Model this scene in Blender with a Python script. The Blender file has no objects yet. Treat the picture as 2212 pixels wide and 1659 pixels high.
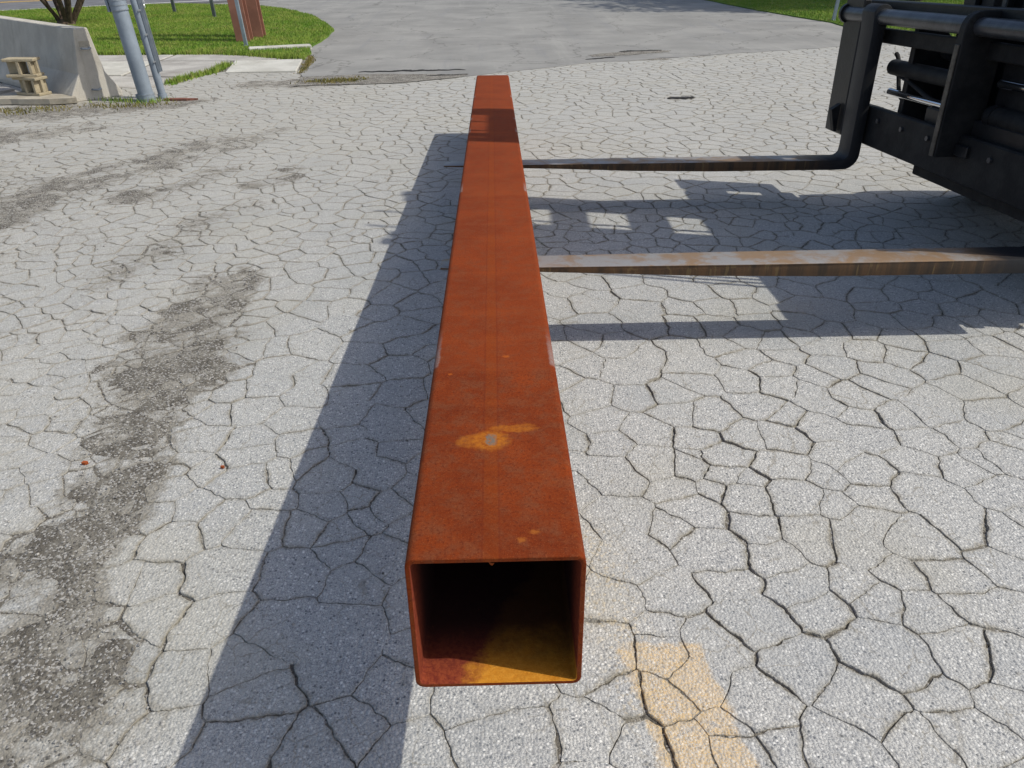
import bpy, bmesh, math, random
import numpy as np
from mathutils import Vector, Matrix, noise
random.seed(7); RNG = np.random.default_rng(11)
S = bpy.context.scene
COL = S.collection
W = 0.3048                                   # tube is 12 inches square
TOP, TILT = 2.5657 * W, 0.0343               # height of the tube's near top edge, fall towards the far end

# ------------------------------------------------------------------ camera, sky, sun, exposure
FPX, PITCH, ROLL, YAW = 1658.54, .5267, -.0109, .0178
CAM = np.array([.0446, -3.1444, 5.4913]) * W
cd = bpy.data.cameras.new('camera'); cam = bpy.data.objects.new('camera', cd); COL.objects.link(cam)
cd.sensor_width = 36; cd.lens = FPX / 2212 * 36; cd.clip_end = 2000; cd.clip_start = .02
cam.matrix_world = (Matrix.Translation(CAM) @ Matrix.Rotation(-YAW, 4, 'Z')
                    @ Matrix.Rotation(math.pi / 2 - PITCH, 4, 'X') @ Matrix.Rotation(ROLL, 4, 'Z'))
S.camera = cam
SUN_DIR = Vector((-.80, .17, -1.0)).normalized()
SUN_ELEV = math.asin(-SUN_DIR.z); SUN_AZ = math.atan2(-SUN_DIR.x, -SUN_DIR.y)
wd = bpy.data.worlds.new('World'); S.world = wd; wd.use_nodes = True
wn = wd.node_tree.nodes; bg = wn['Background']
sky = wn.new('ShaderNodeTexSky'); sky.sky_type = 'NISHITA'; sky.sun_disc = False
sky.sun_elevation = SUN_ELEV; sky.sun_rotation = SUN_AZ; sky.air_density = 1.0; sky.dust_density = 2.2; sky.ozone_density = .7
wd.node_tree.links.new(sky.outputs[0], bg.inputs[0]); bg.inputs[1].default_value = .15
sd = bpy.data.lights.new('sun', 'SUN'); sun = bpy.data.objects.new('sun', sd); COL.objects.link(sun)
sd.energy = 3.7; sd.angle = math.radians(.53); sd.color = (1, .965, .865)
sun.rotation_euler = SUN_DIR.to_track_quat('-Z', 'Y').to_euler(); sun.location = (6, -2, 12)
S.view_settings.view_transform = 'Standard'; S.view_settings.look = 'None'
S.cycles.max_bounces = 5; S.cycles.diffuse_bounces = 3; S.cycles.glossy_bounces = 3
S.view_settings.exposure = -.2; S.view_settings.gamma = 1

def ray(px, py):
    u, v = px - 1106., py - 829.5
    c, s = math.cos(-ROLL), math.sin(-ROLL); u, v = u * c - v * s, u * s + v * c
    x, up = u / FPX, -v / FPX
    Y = math.cos(PITCH) + up * math.sin(PITCH); Z = -math.sin(PITCH) + up * math.cos(PITCH)
    c, s = math.cos(YAW), math.sin(YAW)
    return np.array([x * c + Y * s, -x * s + Y * c, Z])
def gnd(px, py):                              # survey: a sight line met with the ground plane
    d = ray(px, py); t = -CAM[2] / d[2]; p = CAM + d * t
    return (p[0], p[1])
def proj(x, y, z=0.):
    P = np.array([x, y, z]) - CAM; c, s = math.cos(YAW), math.sin(YAW)
    X = P[0] * c - P[1] * s; Y = P[0] * s + P[1] * c
    fz = Y * math.cos(PITCH) - P[2] * math.sin(PITCH); up = Y * math.sin(PITCH) + P[2] * math.cos(PITCH)
    return 1106 + FPX * X / fz, 829.5 - FPX * up / fz, fz

# ------------------------------------------------------------------ node helpers
class NT:
    def __init__(s, name):
        s.m = bpy.data.materials.new(name); s.m.use_nodes = True
        s.t = s.m.node_tree; s.n = s.t.nodes; s.b = s.n['Principled BSDF']
    def lk(s, a, b): s.t.links.new(a, b)
    def put(s, sock, v):
        if isinstance(v, (int, float)): sock.default_value = v
        elif isinstance(v, (tuple, list)):
            sock.default_value = tuple(v) + ((1,) if len(v) == 3 and sock.type == 'RGBA' else ())
        else: s.lk(v, sock)
    def co(s, kind='Object'):
        return s.n.new('ShaderNodeTexCoord').outputs[kind]
    def pos(s): return s.n.new('ShaderNodeNewGeometry').outputs['Position']
    def xyz(s, v):
        q = s.n.new('ShaderNodeSeparateXYZ'); s.lk(v, q.inputs[0]); return q.outputs
    def noise(s, v, scale, detail=4, rough=.55, dist=0, out='Fac'):
        q = s.n.new('ShaderNodeTexNoise'); s.put(q.inputs['Vector'], v); q.inputs['Scale'].default_value = scale
        q.inputs['Detail'].default_value = detail; q.inputs['Roughness'].default_value = rough
        q.inputs['Distortion'].default_value = dist; return q.outputs[out]
    def vor(s, v, scale, out='Distance', feature='F1', rnd=1):
        q = s.n.new('ShaderNodeTexVoronoi'); q.feature = feature; s.put(q.inputs['Vector'], v)
        q.inputs['Scale'].default_value = scale; q.inputs['Randomness'].default_value = rnd; return q.outputs[out]
    def ma(s, op, a, b=0., c=0., clamp=False):
        q = s.n.new('ShaderNodeMath'); q.operation = op; q.use_clamp = clamp
        s.put(q.inputs[0], a); s.put(q.inputs[1], b); s.put(q.inputs[2], c); return q.outputs[0]
    def vm(s, op, a, b):
        q = s.n.new('ShaderNodeVectorMath'); q.operation = op; s.put(q.inputs[0], a); s.put(q.inputs[1], b)
        return q.outputs['Value' if op in ('LENGTH', 'DISTANCE') else 0]
    def ss(s, v, a, b, lo=0., hi=1.):
        q = s.n.new('ShaderNodeMapRange'); q.interpolation_type = 'SMOOTHSTEP'; s.put(q.inputs[0], v)
        q.inputs[1].default_value = a; q.inputs[2].default_value = b
        q.inputs[3].default_value = lo; q.inputs[4].default_value = hi; return q.outputs[0]
    def mix(s, f, a, b, mode='MIX'):
        q = s.n.new('ShaderNodeMix'); q.data_type = 'RGBA'; q.blend_type = mode
        s.put(q.inputs[0], f); s.put(q.inputs[6], a); s.put(q.inputs[7], b); return q.outputs[2]
    def ramp(s, v, stops):
        q = s.n.new('ShaderNodeValToRGB'); s.put(q.inputs[0], v); e = q.color_ramp.elements
        while len(e) < len(stops): e.new(.5)
        for i, (p, c) in enumerate(stops):
            e[i].position = p; e[i].color = tuple(c) + (1,)
        return q.outputs[0]
    def bump(s, h, dist=.01, strength=1., prev=None):
        q = s.n.new('ShaderNodeBump'); s.put(q.inputs['Height'], h); q.inputs['Distance'].default_value = dist
        q.inputs['Strength'].default_value = strength
        if prev is not None: s.lk(prev, q.inputs['Normal'])
        return q.outputs[0]
    def done(s, col, rough=.8, nrm=None, metal=0., spec=.3):
        s.put(s.b.inputs['Base Color'], col); s.put(s.b.inputs['Roughness'], rough); s.put(s.b.inputs['Metallic'], metal)
        s.b.inputs['Specular IOR Level'].default_value = spec
        if nrm is not None: s.lk(nrm, s.b.inputs['Normal'])
        return s.m

def mat_simple(name, col, rough=.6, metal=0., var=.25, scale=8, bump=.002, spec=.3, col2=None, bscale=60):
    t = NT(name); p = t.co(); n = t.noise(p, scale, 6, .65)
    c2 = col2 or tuple(c * (1 - var) for c in col); c1 = tuple(min(1, c * (1 + var * .6)) for c in col)
    c = t.mix(t.ss(n, .35, .68), c2, c1)
    fine = t.noise(p, bscale, 3, .6); c = t.mix(.25, c, t.mix(fine, (.35, .35, .35), (.65, .65, .65)), 'OVERLAY')
    return t.done(c, rough, t.bump(fine, bump), metal, spec)

def mat_asphalt():
    t = NT('weathered_asphalt'); p = t.pos()
    mid = t.noise(p, 3.2, 4, .6); fine = t.noise(p, 70, 3, .7); f26 = t.noise(p, 24, 2, .6)
    vn = t.n.new('ShaderNodeTexVoronoi'); t.lk(p, vn.inputs['Vector']); vn.inputs['Scale'].default_value = 118
    vd = vn.outputs['Distance']; rc = t.xyz(vn.outputs['Color']); r = rc[0]
    r2 = t.noise(p, 330, 1, .5)
    stone = t.ramp(r, [(0, (.11, .118, .13)), (.13, (.29, .295, .305)), (.42, (.46, .455, .44)), (.74, (.56, .55, .525)), (1, (.80, .785, .75))])
    grit = t.ramp(r2, [(.3, (.20, .205, .215)), (.5, (.43, .425, .41)), (.68, (.64, .625, .595))])
    c = t.mix(t.ss(vd, .25, .62), stone, grit)
    c = t.mix(t.ss(fine, .56, .72, 0, .72), c, (.13, .135, .145))
    # dusty and bleached areas, and the tan film of dust along the cracks
    c = t.mix(t.ss(mid, .4, .75, 0, .35), c, (.47, .46, .43))
    lowc = t.noise(p, .9, 3, .6, 0, 'Color'); lq = t.xyz(lowc)
    c = t.mix(t.ss(lq[0], .48, .66, 0, .30), c, (.40, .37, .29)); c = t.mix(t.ss(lq[1], .50, .68, 0, .30), c, (.30, .32, .335))
    q = t.xyz(p); x, y = q[0], q[1]
    far = t.ss(t.ma('ADD', y, t.ma('MULTIPLY', mid, 2.)), 2.5, 9); c = t.mix(t.ma('MULTIPLY', far, .6), c, (.405, .392, .36))
    at = t.n.new('ShaderNodeAttribute'); at.attribute_name = 'edge'
    ed = t.ma('MULTIPLY', t.ma('POWER', at.outputs['Fac'], 1.25), t.ss(f26, .3, .62, .3, 1.))
    c = t.mix(t.ma('MULTIPLY', ed, .8), c, (.235, .21, .16))
    dr = t.ss(t.ma('ADD', x, t.ma('MULTIPLY', mid, 2.2)), .55, -.75)
    c = t.mix(t.ma('MULTIPLY', dr, t.ss(f26, .3, .65, .12, .45)), c, (.40, .38, .335))
    at3 = t.n.new('ShaderNodeAttribute'); at3.attribute_name = 'dirt'
    dk = t.ma('ADD', at3.outputs['Fac'], t.ma('MULTIPLY', t.ma('SUBTRACT', t.noise(p, 32, 5, .75), .5), 1.5))
    c = t.mix(t.ss(dk, .08, .66, 0, .8), c, t.mix(t.ss(fine, .35, .65), (.15, .135, .11), (.30, .275, .23)))
    at2 = t.n.new('ShaderNodeAttribute'); at2.attribute_name = 'tone'
    c = t.mix(.26, c, t.mix(at2.outputs['Fac'], (.41, .42, .43), (.53, .525, .505)), 'OVERLAY')
    # worn yellow paint
    w2 = t.n.new('ShaderNodeVectorMath'); w2.operation = 'MULTIPLY_ADD'
    t.put(w2.inputs[0], t.noise(p, 12, 3, .7, 0, 'Color')); w2.inputs[1].default_value = (.07, .09, 0); t.lk(p, w2.inputs[2])
    q = t.xyz(w2.outputs[0]); u = t.ma('SUBTRACT', q[0], t.ma('MULTIPLY', q[1], -.15)); v = q[1]
    def rect(u0, u1, v0, v1, e=.012):
        a = t.ma('MULTIPLY', t.ss(u, u0, u0 + e), t.ss(u, u1, u1 - e)); b = t.ma('MULTIPLY', t.ss(v, v0, v0 + e), t.ss(v, v1, v1 - e))
        return t.ma('MULTIPLY', a, b)
    hv = t.n.new('ShaderNodeTexVoronoi'); hv.feature = 'DISTANCE_TO_EDGE'; t.lk(w2.outputs[0], hv.inputs['Vector']); hv.inputs['Scale'].default_value = 8.5
    hl = t.ma('MULTIPLY', t.ss(hv.outputs['Distance'], .022, .006), t.ss(t.ma('ADD', mid, t.ma('MULTIPLY', f26, .4)), .62, .82))
    c = t.mix(t.ma('MULTIPLY', hl, .5), c, (.22, .195, .15))
    pm = rect(.425, .665, -.3, .545, .022)
    worn = t.ss(t.ma('ADD', mid, t.ma('MULTIPLY', f26, .7)), .52, .78); spk = t.ss(t.ma('ADD', r2, t.ma('MULTIPLY', fine, .7)), .72, .92, 1., .25)
    pm = t.ma('MULTIPLY', pm, t.ma('MULTIPLY', worn, spk))
    c = t.mix(t.ma('MULTIPLY', pm, .9), c, (.64, .45, .225))
    halo = t.ma('MULTIPLY', rect(.30, .62, .1, 1.15, .25), t.ss(rc[1], .78, .86))
    c = t.mix(t.ma('MULTIPLY', halo, .6), c, (.62, .47, .25)); c = t.mix(t.ma('MULTIPLY', rect(.22, .60, .35, 1.35, .3), .34), c, (.56, .45, .27))
    h = t.ma('ADD', t.ma('MULTIPLY', vd, -.7), t.ma('MULTIPLY', fine, .6))
    return t.done(c, .93, t.bump(h, .005, .9), 0, .2)

def mat_dirt():
    t = NT('gritty_dirt'); p = t.pos()
    n = t.noise(p, 7, 6, .72); f = t.noise(p, 120, 4, .7); vc = t.xyz(t.vor(p, 150, 'Color'))
    c = t.ramp(n, [(.30, (.085, .075, .062)), (.46, (.165, .150, .125)), (.60, (.27, .252, .215)), (.75, (.36, .34, .30))])
    c = t.mix(t.ss(vc[0], .72, .85, 0, .8), c, (.48, .46, .43)); c = t.mix(t.ss(vc[1], .75, .88, 0, .7), c, (.06, .055, .05))
    return t.done(c, .97, t.bump(t.ma('ADD', f, t.ma('MULTIPLY', t.vor(p, 150), -.5)), .006), 0, .15)

def mat_driveway():
    t = NT('grey_driveway_asphalt'); p = t.pos()
    n = t.noise(p, .8, 6, .62); f = t.noise(p, 45, 4, .7); s = t.noise(p, 5, 5, .65)
    st = t.n.new('ShaderNodeMapping'); st.inputs['Scale'].default_value = (1.6, .12, 1); st.inputs['Rotation'].default_value = (0, 0, .25)
    t.lk(p, st.inputs[0]); streak = t.noise(st.outputs[0], 1.7, 4, .6)
    c = t.mix(t.ss(n, .3, .7), (.235, .23, .218), (.315, .307, .288))
    c = t.mix(t.ss(streak, .55, .72, 0, .45), c, (.22, .22, .225)); c = t.mix(t.ss(streak, .44, .3, 0, .35), c, (.37, .36, .335))
    c = t.mix(t.ss(s, .58, .75, 0, .4), c, (.20, .195, .185)); c = t.mix(t.ss(f, .55, .75, 0, .5), c, (.16, .16, .16))
    crack = t.ss(t.vor(t.vm('ADD', p, t.vm('MULTIPLY', t.noise(p, 3, 3, .6, 0, 'Color'), (.6, .6, 0))), .55, 'Distance', 'DISTANCE_TO_EDGE'), .012, .003)
    c = t.mix(t.ma('MULTIPLY', crack, .55), c, (.12, .115, .105))
    return t.done(c, .93, t.bump(f, .006), 0, .2)

def mat_concrete(name, c0, c1, rough=.9, scale=2.5, stain=(.2, .18, .14), stainamt=.4):
    t = NT(name); p = t.pos(); n = t.noise(p, scale, 7, .65); f = t.noise(p, 60, 4, .7); s = t.noise(p, 1.3, 6, .7, .6)
    st = t.n.new('ShaderNodeMapping'); st.inputs['Scale'].default_value = (6, 6, .5); t.lk(p, st.inputs[0])
    drip = t.noise(st.outputs[0], 2, 4, .6)
    c = t.mix(t.ss(n, .3, .7), c0, c1); c = t.mix(t.ss(s, .52, .72, 0, stainamt), c, stain)
    c = t.mix(t.ss(drip, .55, .75, 0, .3), c, stain)
    c = t.mix(t.ss(f, .58, .72, 0, .45), c, tuple(x * .55 for x in c0))
    return t.done(c, rough, t.bump(t.ma('ADD', f, n), .006), 0, .25)

def mat_rust_tube():
    t = NT('rusty_steel_outside'); p = t.co(); q = t.xyz(p); x, y, z = q[0], q[1], q[2]
    n = t.noise(p, 22, 7, .68); m = t.noise(p, 4.5, 5, .6); f = t.noise(p, 150, 4, .78); f2 = t.noise(p, 420, 2, .6)
    c = t.mix(t.ss(m, .32, .68), (.185, .033, .0085), (.295, .060, .0145))
    c = t.mix(t.ss(n, .42, .66, 0, .75), c, (.21, .078, .055)); c = t.mix(t.ss(t.noise(p, 60, 5, .7), .56, .72, 0, .5), c, (.30, .10, .04))
    c = t.mix(t.ss(f, .48, .66, 0, .8), c, (.13, .022, .008)); c = t.mix(t.ss(f2, .58, .70, 0, .6), c, (.42, .16, .085))
    # rolled, less pitted skin beyond the first wrap mark
    yw = t.ma('ADD', y, t.ma('MULTIPLY', t.noise(p, 9, 3, .6), .05))
    c = t.mix(t.ma('MULTIPLY', t.ss(yw, .690, .73), .30), c, (.315, .068, .022))
    wrap = t.ma('MULTIPLY', t.ss(yw, 2.37, 2.40), t.ss(yw, 2.75, 2.5)); c = t.mix(t.ma('MULTIPLY', wrap, .2), c, (.36, .095, .036))
    band = t.noise(t.vm('MULTIPLY', p, (.0, 1, 0)), 9, 4, .7); c = t.mix(t.ss(band, .52, .7, 0, .22), c, (.37, .105, .045))
    # weld seam
    xs = t.ma('ABSOLUTE', t.ma('ADD', t.ma('ADD', x, .006), t.ma('MULTIPLY', t.noise(p, 14, 3, .6), .004)))
    seam = t.ss(xs, .0145, .011); c = t.mix(t.ma('MULTIPLY', seam, t.ss(m, .3, .7, .1, .5)), c, (.295, .068, .010))
    rim = t.ma('MULTIPLY', t.ss(xs, .0125, .0145), t.ss(xs, .0185, .0155)); c = t.mix(t.ma('MULTIPLY', rim, .35), c, (.17, .03, .012))
    # fresh orange rust bloom round a scraped spot, and two flecks by the mouth
    wq = t.n.new('ShaderNodeVectorMath'); wq.operation = 'MULTIPLY_ADD'
    t.put(wq.inputs[0], t.noise(p, 42, 6, .78, 0, 'Color')); wq.inputs[1].default_value = (.045, .036, 0); t.lk(p, wq.inputs[2])
    def blob(cx, cy, rx, ry, e=.26):
        k = t.n.new('ShaderNodeVectorMath'); k.operation = 'SUBTRACT'; t.lk(wq.outputs[0], k.inputs[0]); k.inputs[1].default_value = (cx + .0225, cy + .018, 0)
        s = t.vm('MULTIPLY', k.outputs[0], (1 / rx, 1 / ry, 0)); return t.ss(t.vm('LENGTH', s, (0, 0, 0)), 1 + e, 1 - e)
    b = t.ma('MAXIMUM', blob(-.012, .365, .040, .037), t.ma('MULTIPLY', blob(-.055, .362, .024, .024), .7))
    b = t.ma('MAXIMUM', b, t.ma('MULTIPLY', blob(.040, .412, .052, .014), .72)); b = t.ma('MAXIMUM', b, t.ma('MULTIPLY', blob(.068, .414, .024, .017), .5))
    core = blob(-.008, .367, .012, .021, .3)
    c = t.mix(t.ma('MULTIPLY', b, t.ss(t.noise(p, 90, 4, .7), .3, .6, .3, .95)), c, (.50, .19, .030))
    c = t.mix(t.ma('MULTIPLY', core, t.ss(f, .38, .52, .2, .95)), c, (.20, .21, .30))
    b2 = t.ma('MAXIMUM', blob(.068, .066, .008, .007, .7), blob(.046, .047, .0065, .006, .7)); c = t.mix(t.ma('MULTIPLY', b2, .6), c, (.50, .19, .05))
    b3 = t.ma('MAXIMUM', blob(-.106, .665, .005, .006, .3), blob(.03, .76, .008, .008, .4)); c = t.mix(t.ma('MULTIPLY', b3, .7), c, (.50, .14, .03))
    # mill scale still showing along the corners
    ax = t.ma('ABSOLUTE', x); sc = 0
    e = t.ss(t.ma('ADD', ax, t.ma('MULTIPLY', n, .012)), .141, .1475)
    for a, d in ((.70, .95), (2.42, 2.62), (3.86, 4.05), (4.32, 4.42), (5.35, 5.5)):
        s = t.ma('MULTIPLY', t.ss(y, a, a + .02), t.ss(y, d, a + .05)); sc = s if sc == 0 else t.ma('MAXIMUM', sc, s)
    c = t.mix(t.ma('MULTIPLY', t.ma('MULTIPLY', e, sc), t.ss(f, .3, .6, .15, .6)), c, (.36, .38, .62))
    c = t.mix(1.0, c, (.80, .66, .38), 'MULTIPLY')
    return t.done(c, t.ma('ADD', .78, t.ma('MULTIPLY', n, .18)), t.bump(t.ma('ADD', f, t.ma('MULTIPLY', n, .6)), .0016), 0, .14)

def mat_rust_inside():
    t = NT('ochre_rust_shaded_inside'); p = t.co(); q = t.xyz(p)
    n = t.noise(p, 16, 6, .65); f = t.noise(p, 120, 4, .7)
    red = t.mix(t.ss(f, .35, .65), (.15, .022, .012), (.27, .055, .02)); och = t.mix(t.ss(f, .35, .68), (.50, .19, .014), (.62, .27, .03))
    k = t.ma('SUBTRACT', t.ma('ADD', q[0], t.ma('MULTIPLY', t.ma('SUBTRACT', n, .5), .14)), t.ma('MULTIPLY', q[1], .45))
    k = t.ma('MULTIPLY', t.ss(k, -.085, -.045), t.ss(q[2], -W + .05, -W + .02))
    och = t.mix(t.ss(t.ma('ADD', q[1], t.ma('MULTIPLY', n, .16)), .09, .24), och, (.085, .032, .010)); red = t.mix(t.ss(q[1], .0, .16), red, (.035, .011, .009)); c = t.mix(k, red, och); c = t.mix(t.ss(f, .62, .72, 0, .6), c, (.12, .04, .015))  # shade painted in: rust goes near-black with depth, ochre only at the mouth
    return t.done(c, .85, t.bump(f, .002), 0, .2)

def mat_fork():
    t = NT('worn_fork_steel'); p = t.co(); n = t.noise(p, 5, 6, .65, .4); f = t.noise(p, 90, 4, .7)
    st = t.n.new('ShaderNodeMapping'); st.inputs['Scale'].default_value = (1, 1, .08); t.lk(p, st.inputs[0])
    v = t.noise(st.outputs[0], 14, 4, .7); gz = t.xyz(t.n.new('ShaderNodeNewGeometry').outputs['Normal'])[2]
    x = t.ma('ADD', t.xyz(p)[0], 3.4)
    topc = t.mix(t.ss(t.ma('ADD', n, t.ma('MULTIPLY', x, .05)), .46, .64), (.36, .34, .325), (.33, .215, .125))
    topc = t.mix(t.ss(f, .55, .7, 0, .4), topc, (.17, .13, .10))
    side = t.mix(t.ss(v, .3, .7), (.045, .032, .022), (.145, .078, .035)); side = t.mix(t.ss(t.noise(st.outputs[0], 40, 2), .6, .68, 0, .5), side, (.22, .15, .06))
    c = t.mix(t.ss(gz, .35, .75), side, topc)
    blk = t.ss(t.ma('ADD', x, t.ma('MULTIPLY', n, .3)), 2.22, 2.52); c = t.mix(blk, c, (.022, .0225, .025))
    return t.done(c, t.mix(n, (.42, .42, .42), (.66, .66, .66)), t.bump(f, .0012), t.ss(gz, .35, .75, .15, .45), .4)

def mat_grass(name, a, b, c3):
    t = NT(name); p = t.pos(); n = t.noise(p, .9, 5, .6); m = t.noise(p, 6, 5, .75)
    c = t.mix(t.ss(n, .35, .65), a, b); c = t.mix(t.ss(m, .46, .66, 0, .75), c, c3)
    t.put(t.b.inputs['Subsurface Weight'], 0.); return t.done(c, .75, None, 0, .2)

M = dict(
    asphalt=mat_asphalt(), dirt=mat_dirt(), drive=mat_driveway(),
    road=mat_simple('road_asphalt', (.17, .17, .178), .9, 0, .2, 2, .004, .2),
    white=mat_simple('white_road_paint', (.72, .71, .68), .7, 0, .2, 6, .001),
    yellow=mat_simple('yellow_road_paint', (.62, .38, .06), .7, 0, .2, 6, .001),
    slab=mat_concrete('pale_walk_concrete', (.46, .445, .395), (.60, .585, .53), .9, 2.2, (.34, .30, .24), .45),
    walk=mat_concrete('grey_walk_concrete', (.33, .31, .285), (.50, .48, .44), .9, 1.6, (.24, .21, .18), .5),
    barrier=mat_concrete('cast_concrete', (.46, .425, .365), (.58, .54, .465), .88, 3, (.30, .265, .20), .45),
    block=mat_concrete('tan_block_concrete', (.37, .315, .215), (.47, .40, .275), .95, 9, (.28, .22, .13), .4),
    stone=mat_concrete('stained_slab_stone', (.34, .30, .235), (.47, .43, .35), .95, 4, (.18, .14, .085), .6),
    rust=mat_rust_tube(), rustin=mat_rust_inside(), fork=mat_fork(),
    black=mat_simple('black_machine_paint', (.013, .0135, .015), .45, 0, .4, 9, .0012, .5),
    charcoal=mat_simple('dusty_charcoal_paint', (.020, .0195, .019), .6, 0, .6, 7, .0015, .22, (.011, .011, .012), bscale=90),
    grey=mat_simple('scuffed_grey_steel', (.085, .09, .10), .33, .5, .3, 7, .0012, .5),
    chrome=mat_simple('chromed_rod', (.72, .74, .78), .09, 1.0, .05, 5, .0001, .5),
    rubber=mat_simple('black_rubber', (.022, .022, .023), .75, 0, .3, 12, .003, .3),
    galv=mat_simple('blue_grey_pole_paint', (.27, .315, .365), .48, .15, .16, 3.5, .001, .4),
    galv2=mat_simple('galvanised_post', (.30, .335, .37), .45, .3, .2, 10, .001, .4),
    bolt=mat_simple('bright_bolt_zinc', (.75, .76, .76), .3, .8, .1, 10, .0005, .5),
    brown=mat_simple('red_brown_post_paint', (.31, .14, .10), .62, 0, .2, 3, .001, .3),
    darkpost=mat_simple('dark_sign_post', (.11, .125, .125), .6, .2, .2, 6, .001),
    bark=mat_simple('shrub_bark', (.10, .072, .052), .9, 0, .4, 14, .008, .2),
    leaf=mat_grass('shrub_leaf', (.045, .085, .022), (.075, .115, .03), (.03, .05, .018)),
    turf=mat_grass('turf_soil', (.09, .175, .018), (.15, .215, .03), (.075, .12, .015)),
    grass=mat_grass('grass_blade', (.145, .265, .028), (.225, .31, .048), (.37, .33, .12)),
    dry=mat_grass('dry_weed', (.17, .15, .04), (.26, .20, .07), (.10, .13, .025)),
    gravel=mat_simple('loose_gravel', (.36, .345, .32), .9, 0, .6, 60, .002, .2, (.09, .085, .08), 200),
    chip=mat_simple('orange_chip', (.42, .10, .03), .8, 0, .3, 40, .001, .2),
    fresh=mat_simple('fresh_broken_asphalt', (.045, .043, .042), .95, 0, .6, 30, .006, .15, (.02, .02, .02)),
    shard=mat_simple('maroon_shard', (.20, .085, .06), .9, 0, .4, 30, .002, .2),
    lit_edge=mat_simple('scuffed_lit_edge_steel', (.13, .115, .095), .5, .3, .5, 12, .001, .4),
    soil=mat_simple('far_ground', (.16, .15, .12), .95, 0, .3, 1, .004, .1),
)

# ------------------------------------------------------------------ object helpers
def tag(o, label=None, cat=None, group=None, kind=None):
    for k, v in (('label', label), ('category', cat), ('group', group), ('kind', kind)):
        if v: o[k] = v
    return o
def empty(name, loc, label, cat, group=None):
    o = bpy.data.objects.new(name, None); COL.objects.link(o); o.location = loc; o.empty_display_size = .2
    bpy.context.view_layer.update()
    return tag(o, label, cat, group)
def link(name, me, m, parent=None, smooth=False):
    o = bpy.data.objects.new(name, me); COL.objects.link(o)
    for k in (m if isinstance(m, (list, tuple)) else [m]): me.materials.append(k)
    if smooth: me.polygons.foreach_set('use_smooth', [True] * len(me.polygons))
    if parent: o.parent = parent
    return o
def pyd(name, v, f, m, parent=None, smooth=False):
    """vertices in world coordinates; moved into the frame of the thing's own Empty"""
    v = np.asarray(v, float).reshape(-1, 3)
    if parent is not None:
        L = parent
        off = np.zeros(3)
        while L is not None: off += np.array(L.location); L = L.parent
        v = v - off
    me = bpy.data.meshes.new(name); me.from_pydata(v.tolist(), [], f); me.update()
    return link(name, me, m, parent, smooth)
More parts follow.
